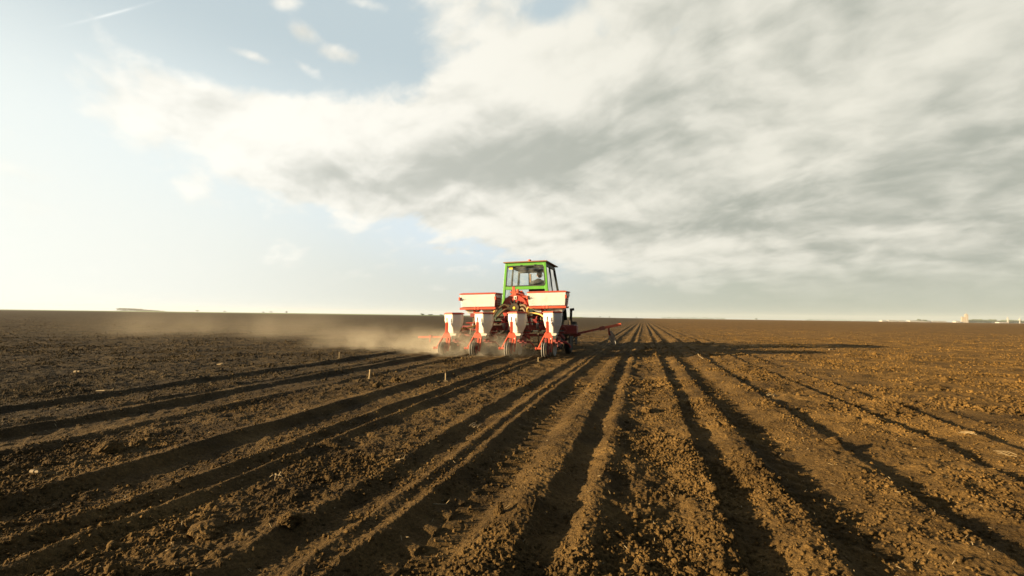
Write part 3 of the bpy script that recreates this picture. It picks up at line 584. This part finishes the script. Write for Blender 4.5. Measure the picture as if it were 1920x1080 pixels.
# roof
m_ = MB(); m_.loft([[(cl_-.03, YR-.08, 2.325), (cr_+.03, YR-.08, 2.325), (cr_+.05, YF+.16, 2.325), (cl_-.05, YF+.16, 2.325)], [(cl_-.03, YR-.08, 2.352), (cr_+.03, YR-.08, 2.352), (cr_+.05, YF+.16, 2.352), (cl_-.05, YF+.16, 2.352)], [(cl_+.06, YR+.02, 2.368), (cr_-.06, YR+.02, 2.368), (cr_-.06, YF+.04, 2.368), (cl_+.06, YF+.04, 2.368)]])
m_.build('roof', roofm, tr, .006)
m_ = MB(); m_.box(cl_+.03, cr_-.03, YR+.03, YF-.03, 2.296, 2.322); m_.build('roof_lining', darkm, tr)
m_ = MB(); m_.lathe((.16, 2.95, 2.366), (0, 0, 1), [(0, .055), (.03, .055), (.075, .045), (.085, .01)], 20); m_.build('beacon', beam, tr, smooth=True)
# cab floor, seat, steering wheel
m_ = MB(); m_.box(cl_, cr_, YR+.0, YF+.1, 1.02, 1.08); m_.box(cl_+.0, cl_+.18, YR+.05, 3.5, 1.08, 1.30); m_.box(cr_-.16, cr_, YR+.05, 3.5, 1.08, 1.30); m_.build('cab_floor', dgreen, tr, .01)
m_ = MB(); m_.box(.12, .58, 3.0, 3.4, 1.30, 1.42); m_.box(.13, .57, 2.92, 3.02, 1.40, 1.76); m_.box(.2, .5, 3.05, 3.35, 1.08, 1.3); m_.build('seat', darkm, tr, .03)
m_ = MB(); ring_ = [Vector((.35, 3.72, 1.62))+Vector((.19*math.cos(a), .07*math.sin(a), .17*math.sin(a))) for a in [k*math.pi/10 for k in range(20)]]
m_.tube(ring_+[ring_[0], ring_[1]], .014, 6, cap=False); m_.tube([(.35, 3.72, 1.62), (.35, 3.9, 1.3)], .02); m_.tube([(.18, 3.72, 1.62), (.52, 3.72, 1.62)], .012); m_.build('steering_wheel', darkm, tr, smooth=True)
# body: transmission, hood, grille
m_ = MB(); m_.box(-.10, .34, 2.55, 4.5, .55, 1.02); m_.box(-.25, .50, 2.75, 3.25, .52, .92); m_.bar((-.05, 2.6, .55), (-.20, 1.75, .5), .06, .05); m_.bar((.30, 2.6, .55), (.48, 1.75, .5), .06, .05); m_.build('transmission', darkm, tr, .03)
m_ = MB(); m_.loft([[(-.18, 4.1, .85), (.42, 4.1, .85), (.42, 5.75, .85), (-.18, 5.75, .85)], [(-.18, 4.1, 1.28), (.42, 4.1, 1.28), (.40, 5.70, 1.20), (-.16, 5.70, 1.20)], [(-.10, 4.1, 1.34), (.34, 4.1, 1.34), (.32, 5.66, 1.26), (-.08, 5.66, 1.26)]])
m_.build('hood', green, tr, .02)
m_ = MB(); m_.box(-.14, .38, 5.75, 5.78, .88, 1.18); m_.build('grille', darkm, tr, .01)
m_ = MB(); m_.box(-.02, .26, 4.4, 5.7, .5, .86); m_.bar((-.80, 5.2, .46), (1.0, 5.2, .46), .10, .12); m_.build('engine_block', darkm, tr, .02)
m_ = MB(); m_.tube([(-.30, 5.0, 1.15), (-.30, 5.0, 2.25)], .030, 10); m_.tube([(-.30, 5.0, 1.3), (-.30, 5.0, 1.8)], .055, 12); m_.build('exhaust_pipe', mat('rusty_exhaust', (.24, .14, .08), .8), tr, smooth=True)
# wheels with chevron lugs
def wheel(x, y, rad, wid, z, rimm):
    a = MB(); h_ = wid/2
    a.lathe((x, y, z), (1, 0, 0), [(-h_*.8, rad*.55), (-h_, rad*.75), (-h_*.9, rad*.93), (-h_*.4, rad*.965), (h_*.4, rad*.965), (h_*.9, rad*.93), (h_, rad*.75), (h_*.8, rad*.55)], 48)
    nl = 20
    for k in range(nl):
        for s_ in (-1, 1):
            a0 = 2*math.pi*(k+(.5 if s_ > 0 else 0))/nl; a1 = a0+.22
            q0 = Vector((x+s_*h_*.98, y+math.cos(a0)*rad*.955, z+math.sin(a0)*rad*.955)); q1 = Vector((x+s_*h_*.02, y+math.cos(a1)*rad*.975, z+math.sin(a1)*rad*.975))
            a.bar(q0, q1, rad*.06, rad*.075, (0, math.cos(a0), math.sin(a0)))
    o = a.build('tyre', black, tr)
    b_ = MB(); b_.lathe((x, y, z), (1, 0, 0), [(-h_*.6, .06), (-h_*.55, rad*.3), (-h_*.78, rad*.56), (h_*.78, rad*.56), (h_*.55, rad*.3), (h_*.6, .06)], 36); b_.build('rim', rimm, o, smooth=True); return o
wheel(-.60, 3.05, .66, .36, .64, dgreen); wheel(.80, 3.05, .66, .36, .64, dgreen)
wheel(-.78, 5.2, .37, .22, .35, green); wheel(.99, 5.2, .37, .22, .35, green)
for x0, x1 in ((-.84, -.40), (.62, 1.04)):
    rings = []
    for k in range(13):
        a = R(10+160*k/12); y = 3.05-math.cos(a)*.74; z = .64+math.sin(a)*.74; rings.append([(x0, y, z), (x1, y, z), (x1, y-math.cos(a)*.02, z+math.sin(a)*.02), (x0, y-math.cos(a)*.02, z+math.sin(a)*.02)])
    MB().loft(rings).build('fender', dgreen, tr)
# ------------------------------------------------------------------ driver
def skinned(name, nodes, edges, m, parent=None, sub=2):
    me = bpy.data.meshes.new(name); me.from_pydata([n_[0] for n_ in nodes], edges, []); me.update(); me.materials.append(m)
    o = bpy.data.objects.new(name, me); C.objects.link(o); o.parent = parent
    sk = o.modifiers.new('skin', 'SKIN'); sk.use_smooth_shade = True
    for i, n_ in enumerate(nodes):
        me.skin_vertices[0].data[i].radius = (n_[1], n_[2] if len(n_) > 2 else n_[1]); me.skin_vertices[0].data[i].use_root = (i == 0)
    ss = o.modifiers.new('sub', 'SUBSURF'); ss.levels = sub; ss.render_levels = sub; return o
pn = [((.35, 3.14, 1.46), .15, .12), ((.35, 3.12, 1.62), .14, .10), ((.35, 3.12, 1.78), .17, .10), ((.35, 3.13, 1.86), .08, .07), ((.36, 3.15, 1.91), .05, .05),
      ((.14, 3.14, 1.80), .065), ((.09, 3.30, 1.62), .05), ((.19, 3.54, 1.63), .038), ((.22, 3.66, 1.66), .036),
      ((.56, 3.14, 1.80), .065), ((.61, 3.30, 1.62), .05), ((.52, 3.54, 1.63), .038), ((.49, 3.66, 1.66), .036),
      ((.26, 3.30, 1.46), .085), ((.25, 3.62, 1.47), .065), ((.25, 3.68, 1.12), .045),
      ((.44, 3.30, 1.46), .085), ((.45, 3.62, 1.47), .065), ((.45, 3.68, 1.12), .045)]
pe = [(0, 1), (1, 2), (2, 3), (3, 4), (2, 5), (5, 6), (6, 7), (7, 8), (2, 9), (9, 10), (10, 11), (11, 12), (0, 13), (13, 14), (14, 15), (0, 16), (16, 17), (17, 18)]
drv = thing('person', 'driver in a grey jacket seated in the tractor cab seen from behind', 'person', (ORG[0]+.02, ORG[1], ORG[2]+.01), TILT)
skinned('body', pn, pe, grey, drv)
# head: turned a little to the left
hp = [((.375, 3.15, 1.925), .052, .055), ((.375, 3.155, 1.98), .072, .085), ((.375, 3.15, 2.04), .075, .09), ((.375, 3.145, 2.085), .05, .06)]
hd = skinned('head', hp, [(0, 1), (1, 2), (2, 3)], skin, drv)
for ex, sg in ((.30, -1), (.45, 1)): MB().lathe((ex, 3.16, 2.0), (sg, .1, 0), [(0, .01), (0, .028), (.012, .026), (.014, .01)], 12).build('ear', skin, drv, .004)
MB().plate([(.36, 3.235, 2.01), (.39, 3.235, 2.01), (.40, 3.265, 1.98), (.35, 3.265, 1.98)], (0, -.03, -.005)).build('nose', skin, drv, .004)
hh = skinned('hair', [((.375, 3.10, 1.955), .045, .03), ((.378, 3.115, 2.02), .083, .07), ((.376, 3.135, 2.075), .078, .085), ((.376, 3.14, 2.10), .05, .06)], [(0, 1), (1, 2), (2, 3)], hair, drv)
for s_ in (-1, 1):
    hx_, hy_, hz_ = .355+s_*.135, 3.70, 1.675; nd = [((hx_, hy_-.03, hz_-.01), .022, .016), ((hx_, hy_, hz_), .026, .014)]; ed = [(0, 1)]
    for k in range(4):
        a = len(nd); o_ = (k-1.5)*.014; nd += [((hx_+o_, hy_+.03, hz_+.012), .008), ((hx_+o_, hy_+.052-.004*abs(k-1.5), hz_+.002), .0075), ((hx_+o_, hy_+.048, hz_-.02), .007)]; ed += [(1, a), (a, a+1), (a+1, a+2)]
    a = len(nd); nd += [((hx_-s_*.032, hy_+.0, hz_-.008), .009), ((hx_-s_*.03, hy_+.03, hz_-.02), .008)]; ed += [(0, a), (a, a+1)]
    skinned('hand', nd, ed, skin, drv, 1)
# ------------------------------------------------------------------ stubble, stalks and big clods lying in the field
def stalk(x, y, label, kind='upright', L_=.12, rad=.011, yaw=0., lean=0., name='corn_stalk'):
    z = gz(x, y); m_ = MB()
    if kind == 'upright':
        d = Vector((math.sin(lean)*math.cos(yaw), math.sin(lean)*math.sin(yaw), math.cos(lean)))
        p = [Vector((0, 0, -.03))+d*t for t in (0, L_*.4, L_*.42, L_*.45, L_+.03)]; m_.tube(p, [rad*1.15, rad, rad*1.2, rad, rad*.95], 9)
        for k in range(5):
            a = k*1.3+yaw; m_.tube([(0, 0, .004), (math.cos(a)*.02, math.sin(a)*.02, .012), (math.cos(a)*.045, math.sin(a)*.045, -.006)], [.004, .0035, .0015], 5)
    elif kind == 'bits':
        for k in range(7):
            a = yaw+random.uniform(-.5, .5); l_ = L_*random.uniform(.4, 1.); ox, oy = random.uniform(-.4, .4)*L_, random.uniform(-.25, .25)*L_; e = Vector((math.cos(a), math.sin(a), random.uniform(-.05, .28)))
            p0 = Vector((ox, oy, .012+.012*random.random())); m_.tube([p0, p0+e*l_*.5+Vector((0, 0, .004)), p0+e*l_], [rad*.6, rad*.55, rad*.25], 6)
    else:
        a = yaw; e = Vector((math.cos(a), math.sin(a), lean)); p0 = Vector((0, 0, .012))-e*L_/2; p0.z = .012
        m_.tube([p0, p0+e*L_*.48, p0+e*L_*.5, p0+e*L_*.53, p0+e*L_], [rad, rad*.9, rad*1.1, rad*.85, rad*.7], 9)
        m_.plate([p0+e*L_*.9, p0+e*L_*1.15+Vector((0, .01, .02)), p0+e*L_*1.1+Vector((.01, -.02, .025))], (0, 0, .002))
    o = m_.build(name, straw, None, smooth=True, loc=(x, y, z)); return tag(o, label, 'straw')
stalk(-3.45, 5.46, 'thick pale cut maize stub standing upright on the left seedbed', L_=.125, rad=.014, lean=.08)
stalk(-2.50, 5.75, 'maize stub with splayed roots leaning behind the second press wheel furrow', L_=.11, rad=.010, lean=.3, yaw=2.)
stalk(-1.92, 8.75, 'short white peg of stubble standing just behind the right press wheel', L_=.085, rad=.012)
stalk(-5.42, 3.63, 'long pale stalk lying flat at the left edge of the sown strip', 'lying', .17, .007, .35, .06)
stalk(-4.72, 4.0, 'curled pale husk lying inside the dark wheel track at far left', 'lying', .10, .006, .9, .15)
stalk(-1.27, 3.48, 'pair of straw sticks crossed in a V on the middle seedbed', 'bits', .10, .005, 1.3)
stalk(-1.34, 2.46, 'small bright bent husk lying left of the twin ridges', 'lying', .05, .004, .3, .25)
stalk(-1.86, 2.10, 'tiny upright sliver of husk on the seedbed left of the twin ridges', 'upright', .035, .004, lean=.4)
stalk(-.90, 2.03, 'thin grey root lying in the lugged wheel track near the camera', 'lying', .07, .0022, .2, .02)
stalk(-3.02, 1.72, 'bright yellow chip of cob at the left edge of the picture', 'lying', .05, .010, .1, .0)
stalk(-4.9, 2.93, 'pale yellow husk lying farthest left near the field edge', 'lying', .04, .009, .5, .1)
stalk(-7.4, 4.6, 'bright husk lying on the unworked soil left of the sown strip', 'lying', .08, .02, .2, .1)
stalk(-6.6, 6.1, 'small pair of pale husks on the unworked soil at left', 'bits', .13, .012, .4)
stalk(-5.45, 7.6, 'small upright white stub at the border of the unworked soil', 'upright', .12, .009)
stalk(2.32, 4.3, 'tangled bundle of straw on the right hand ridge', 'bits', .075, .0035, 2.75)
stalk(2.27, 3.78, 'loose sheaf of long yellow straws on the right hand ridge nearest the camera', 'bits', .10, .0028, 2.85)
stalk(1.36, 5.90, 'small clump of pale straw on the ridge crest right of the centre rows', 'bits', .09, .009, .6)
stalk(1.15, 10.6, 'thin straw leaning on the rows beyond the tractor shadow edge', 'lying', .14, .005, 2.2, .4)
stalk(7.2, 18., 'flat pale husk far out on the right hand field', 'lying', .3, .02, .1, .02)
stalk(5.2, 15.5, 'second pale husk out on the right hand field nearer the shadow', 'lying', .22, .02, .5, .02)
def clod(x, y, s, label, sq=(1, 1, .7)):
    import bmesh
    bm = bmesh.new(); bmesh.ops.create_icosphere(bm, subdivisions=4, radius=1)
    V = np.array([v.co[:] for v in bm.verts]); o_ = random.random()*90
    d = vn(V[:, 0]*1.7+o_, V[:, 1]*1.7+V[:, 2]*1.3, 3)*.55+vn(V[:, 0]*4.2+o_, V[:, 2]*4.2+V[:, 1]*2, 5)*.28+vn(V[:, 1]*9+o_, V[:, 2]*9+V[:, 0]*5, 6)*.14+vn(V[:, 0]*19, V[:, 2]*17+V[:, 1]*9, 7)*.07
    for v, k in zip(bm.verts, d): v.co *= 1+float(k); v.co.x *= s*sq[0]; v.co.y *= s*sq[1]; v.co.z *= s*sq[2]
    me = bpy.data.meshes.new('soil_clod'); bm.to_mesh(me); bm.free(); me.materials.append(soil); ob = bpy.data.objects.new('soil_clod', me); C.objects.link(ob)
    ob.location = (x, y, gz(x, y)+s*sq[2]*.25); ob.rotation_euler[2] = random.random()*6; return tag(ob, label, 'clod')
clod(-3.10, 2.12, .070, 'large dark block of soil on the left seedbed')
clod(-1.62, 1.48, .060, 'broad broken clod on the seedbed left of the twin ridges near the camera', (1.3, 1, .5))
clod(-1.36, 1.62, .045, 'dark jagged clod beside the broad broken clod')
clod(-3.0, 5.35, .07, 'crumbling dark clod right of the thick maize stub')
clod(.62, 4.05, .035, 'angular clod on the ridge just right of the centre seedbed')
clod(.02, 4.55, .045, 'long angular clod lying on the centre seedbed', (1.4, .8, .7))
clod(1.24, 3.72, .042, 'round clod on the crest of the broad right ridge')
clod(.93, 1.93, .04, 'rounded brown clod at the bottom right of the picture')
clod(.16, 1.72, .03, 'pale rounded clod on the ridge at the bottom centre')
clod(-.60, 1.98, .028, 'reddish upright clod on the slope of the left wheel track', (.7, .7, 1.2))
# ------------------------------------------------------------------ far away: green field, groves, village
fx = np.linspace(-4200, -150, 80); FX = np.stack([fx]*5); yy = lambda k: 640+k
FY = np.stack([np.interp(fx, [-4200, -1188, -500, -150], [760, 690, 700, 1100])+d for d in (0, 120, 300, 700, 2400)])
FZ = np.stack([np.full(80, z) for z in (-.3, 1.15, 1.7, 2.2, 2.6)])
gf = grid_mesh('green_field', FX, FY, FZ); gf.materials.append(crop); gfo = bpy.data.objects.new('green_field', gf); C.objects.link(gfo); gfo['kind'] = 'structure'
def crown_mesh(n_, w, h_, z0, seed, leafs=.5):
    rg_ = np.random.default_rng(seed); V = []; Fc = []
    nb = max(3, int(n_/60)); cs = [(rg_.uniform(-.32, .32)*w, rg_.uniform(-.32, .32)*w, z0+h_*rg_.uniform(.25, .78), rg_.uniform(.18, .34)) for _ in range(nb)]
    for _ in range(n_):
        c = cs[rg_.integers(nb)]; d = rg_.normal(size=3); d /= np.linalg.norm(d); rr = c[3]*rg_.uniform(.55, 1.05)
        p = np.array([c[0]+d[0]*rr*w, c[1]+d[1]*rr*w, c[2]+d[2]*rr*h_*.8]); a = rg_.normal(size=3); a /= np.linalg.norm(a); b = np.cross(a, rg_.normal(size=3)); b /= np.linalg.norm(b)
        k = len(V); V += [tuple(p+a*leafs), tuple(p+b*leafs), tuple(p-a*leafs), tuple(p-b*leafs)]; Fc.append((k, k+1, k+2, k+3))
    m_ = MB(); m_.v = V; m_.f = Fc; return m_
def tree(x, y, h_, w, label, seed, z=0., name='tree', group='single trees along the horizon'):
    t = thing(name, label, 'tree', (x, y, z), group=group)
    m_ = MB(); m_.tube([(0, 0, -.3), (.1, 0, h_*.3), (0, .1, h_*.6)], [h_*.035, h_*.025, h_*.012], 7)
    for k in range(4):
        a = k*1.6+seed; m_.tube([(0.05, 0, h_*.28), (math.cos(a)*w*.25, math.sin(a)*w*.25, h_*.6)], [h_*.014, h_*.006], 5)
    m_.build('trunk', bark, t); crown_mesh(420, w, h_*.8, h_*.2, seed, w*.055).build('crown', leaf, t); return t
tl = [(-659, 751, 4.6, 4.2, 'lone round tree on the left horizon standing apart', 1, 1.0), (-702, 739, 2.6, 5, 'low bush just left of the lone round tree', 2, 1.0),
      (-3540, 3030, 15, 26, 'first of two faint trees right of the long left grove', 3, 4.), (-3360, 3120, 12, 22, 'second of two faint trees right of the long left grove', 4, 4.),
      (-3030, 3270, 12, 26, 'faint tree midway between the left grove and the lone tree', 5, 4.), (-318, 640, 3.6, 5.5, 'green bush on the horizon just left of the seed drill', 6, 0), (-306, 642, 2.9, 6, 'second green bush left of the seed drill', 7, 0), (-290, 648, 2.6, 6, 'bush nearest the left hopper of the seed drill', 8, 0),
      (-134, 1523, 5, 4, 'tiny tree on the horizon above the red marker arm', 9, 0), (-105, 1530, 5.5, 4, 'tiny tree right of the one above the marker arm', 10, 0), (-22, 1554, 5, 4, 'tiny tree on the horizon left of where the rows vanish', 11, 0), (398, 1900, 6, 9, 'small tree alone on the right horizon', 12, 0),
      (1128, 2390, 13, 16, 'dark tree among the white sheds', 13, 0), (1150, 2400, 11, 18, 'broad tree right of the dark tree by the sheds', 14, 0)]
for x, y, h_, w, lab, s_, z in tl: tree(x, y, h_, w, lab, s_, z)
def wood(name, x0, y0, x1, y1, h_, dep, n_, label, z=0., prof=None):
    rg_ = np.random.default_rng(n_); V = []; Fc = []
    for _ in range(n_):
        t = rg_.random(); s_ = rg_.uniform(-.5, .5)*dep; hh_ = h_*(prof(t) if prof else 1)*(.72+.5*float(vn(np.array([t*26]), np.array([n_*1.]), 5)[0]+.5))
        p = np.array([x0+(x1-x0)*t+s_*.2, y0+(y1-y0)*t+s_, z+rg_.random()**.6*hh_]); a = rg_.normal(size=3); a /= np.linalg.norm(a); b = np.cross(a, rg_.normal(size=3)); b /= np.linalg.norm(b); l_ = h_*.13
        k = len(V); V += [tuple(p+a*l_), tuple(p+b*l_), tuple(p-a*l_), tuple(p-b*l_)]; Fc.append((k, k+1, k+2, k+3))
    m_ = MB(); m_.v = V; m_.f = Fc; o = m_.build(name, leaf); o['kind'] = 'stuff'; o['label'] = label; o['category'] = 'wood'; return o
wood('grove', -4210, 2890, -3900, 3010, 21, 60, 2600, 'long smooth topped grove on the left horizon', 4., lambda t: .9 if t < .35 else max(.15, .9-(t-.35)*1.25))
wood('treeline', 1330, 2480, 1760, 2800, 13, 60, 5200, 'hazy green line of trees right of the grain silo', 0)
wood('treeline', 66, 1892, 302, 1958, 5.5, 40, 1300, 'faint broken row of trees on the horizon right of the vanishing rows', 0)
wood('treeline', 640, 2180, 960, 2350, 5, 40, 1200, 'thin pale scrub along the horizon left of the white sheds', 0)
def shed(xa, ya, xb, yb, h_, label, m=None):
    t = thing('farm_shed', label, 'shed', ((xa+xb)/2, (ya+yb)/2, 0), (0, 0, math.atan2(yb-ya, xb-xa)), 'white sheds on the right horizon'); w = math.hypot(xb-xa, yb-ya)/2
    MB().box(-w, w, -9, 9, -.3, h_*.72).build('wall', shedw, t)
    m_ = MB(); m_.loft([[(-w-.5, -9.6, h_*.72+.01), (-w-.5, 9.6, h_*.72+.01), (-w-.5, 0, h_)], [(w+.5, -9.6, h_*.72+.01), (w+.5, 9.6, h_*.72+.01), (w+.5, 0, h_)]]); m_.build('roof', shedw if m is None else m, t)
    k = 0; m_ = MB(); m_.box(-w*.3-3, -w*.3+3, -9.1, -9.0, -.3, h_*.55); m_.build('door', shedr, t)
shed(972, 2353, 990, 2359, 6.0, 'smallest white shed at the left end of the shed row'); shed(1000, 2362, 1035, 2372, 6.5, 'second white shed from the left end of the shed row'); shed(1042, 2374, 1068, 2381, 6.0, 'middle white shed of the row')
shed(1085, 2385, 1168, 2408, 7.0, 'longest white shed of the row on the right horizon'); shed(1176, 2410, 1235, 2427, 6.0, 'low white shed at the right end of the row before the silo'); shed(1275, 2440, 1292, 2444, 7.0, 'small white shed just left of the tall silo'); shed(1440, 2470, 1475, 2480, 5, 'low pale shed in front of the trees right of the silo')
si = thing('grain_silo', 'tall tan concrete grain silo tower on the right horizon', 'silo', (1316, 2448, 0))
m_ = MB()
for k in range(3): m_.lathe((-9+k*4.2, 0, -.5), (0, 0, 1), [(0, 3.6), (24.5, 3.6), (25.3, 1.0)], 20)
m_.build('storage_cell', tan, si, smooth=True)
m_ = MB(); m_.box(1.5, 10.5, -5, 5, -.5, 35); m_.box(3.5, 8, -3, 3, 35, 38); m_.build('elevator_tower', tan, si, .1)
MB().tube([(6, 0, 38), (6, 0, 47)], .35, 6).build('mast', steel, si); m_ = MB(); m_.box(4.5, 5.5, -5.08, -5.0, 4, 32); m_.build('stair_window', shedr, si)
wt = thing('water_tower', 'small white ball topped water tower at the right edge of the horizon', 'water tower', (1543, 2513, 0))
MB().lathe((0, 0, -.5), (0, 0, 1), [(0, 2.2), (8, 1.4), (12, 1.4)], 14).build('stem', shedw, wt, smooth=True)
MB().lathe((0, 0, 11.5), (0, 0, 1), [(0, 1.5), (1.5, 3.6), (4, 4.4), (6.5, 3.4), (8, .8), (14, .3)], 18).build('tank', shedw, wt, smooth=True)
cs = thing('church_tower', 'slim white church spire rising above the far trees at right', 'church tower', (1493, 2498, 0))
MB().box(-2, 2, -2, 2, -.5, 19).build('wall', shedw, cs); MB().loft([[(-2.2, -2.2, 19), (2.2, -2.2, 19), (2.2, 2.2, 19), (-2.2, 2.2, 19)], [(-.1, -.1, 29), (.1, -.1, 29), (.1, .1, 29), (-.1, .1, 29)]]).build('spire', shedw, cs)
# ------------------------------------------------------------------ dust raised by the drill
def dustmat(name, dens, scale, lo_, hi_, stretch=(1, 1, 1)):
    m = bpy.data.materials.new(name); m.use_nodes = True; n = m.node_tree.nodes; l = m.node_tree.links; n.clear()
    o = n.new('ShaderNodeOutputMaterial'); v = n.new('ShaderNodeVolumePrincipled'); l.new(v.outputs[0], o.inputs['Volume'])
    v.inputs['Color'].default_value = (.93, .80, .60, 1); v.inputs['Anisotropy'].default_value = 0.0
    t = n.new('ShaderNodeTexCoord'); g = n.new('ShaderNodeNewGeometry')
    ln = n.new('ShaderNodeVectorMath'); ln.operation = 'LENGTH'; l.new(t.outputs['Object'], ln.inputs[0])     # unit ball stretched by the object's scale
    fo_ = n.new('ShaderNodeMapRange'); fo_.interpolation_type = 'SMOOTHSTEP'; l.new(ln.outputs['Value'], fo_.inputs[0]); fo_.inputs[1].default_value = 1; fo_.inputs[2].default_value = .1
    mp = n.new('ShaderNodeVectorMath'); mp.operation = 'MULTIPLY'; l.new(g.outputs['Position'], mp.inputs[0]); mp.inputs[1].default_value = stretch
    no = n.new('ShaderNodeTexNoise'); l.new(mp.outputs[0], no.inputs['Vector']); no.inputs['Scale'].default_value = scale; no.inputs['Detail'].default_value = 3; no.inputs['Roughness'].default_value = .55
    mr = n.new('ShaderNodeMapRange'); mr.interpolation_type = 'SMOOTHSTEP'; l.new(no.outputs[0], mr.inputs[0]); mr.inputs[1].default_value = lo_; mr.inputs[2].default_value = hi_
    a = n.new('ShaderNodeMath'); a.operation = 'MULTIPLY'; l.new(fo_.outputs[0], a.inputs[0]); l.new(mr.outputs[0], a.inputs[1])
    b = n.new('ShaderNodeMath'); b.operation = 'MULTIPLY'; l.new(a.outputs[0], b.inputs[0]); b.inputs[1].default_value = dens
    l.new(b.outputs[0], v.inputs['Density']); return m
def dust(loc, sc, dens, label, scale=1.2, lo_=.35, hi_=.7, rz=0, stretch=(1, 1, 1)):
    import bmesh
    bm = bmesh.new(); bmesh.ops.create_icosphere(bm, subdivisions=3, radius=1); me = bpy.data.meshes.new('dust_cloud'); bm.to_mesh(me); bm.free()
    me.materials.append(dustmat('dust', dens, scale, lo_, hi_, stretch)); o = bpy.data.objects.new('dust_cloud', me); C.objects.link(o)
    o.location = loc; o.scale = sc; o.rotation_euler[2] = rz; o['kind'] = 'stuff'; o['label'] = label; o['category'] = 'dust'; return o
dust((-3.75, 9.85, .08), (1.85, 1.1, .58), 2.4, 'tan dust swirling low around the press wheels', 3.0, .42, .64)
dust((-6.1, 10.5, .05), (2.8, 1.7, .70), .46, 'thin tan dust drifting left of the seed drill', 1.3, .36, .62)
dust((-14.5, 14.5, .15), (10.5, 6.0, 1.25), .050, 'wide veil of tan dust drifting over the left field', .5, .38, .66)
# ------------------------------------------------------------------ haze of the air over the plain
hz_ = MB().box(-7500, 3200, -60, 6500, -1.5, 60).build('haze', soil); hm = bpy.data.materials.new('haze'); hm.use_nodes = True
n = hm.node_tree.nodes; n.clear(); o = n.new('ShaderNodeOutputMaterial'); v = n.new('ShaderNodeVolumePrincipled'); hm.node_tree.links.new(v.outputs[0], o.inputs['Volume'])
v.inputs['Color'].default_value = (.90, .93, .95, 1); v.inputs['Density'].default_value = .00006
hz_.data.materials.clear(); hz_.data.materials.append(hm); hz_['kind'] = 'stuff'; hz_['label'] = 'thin pale haze over the plain'; hz_['category'] = 'haze'
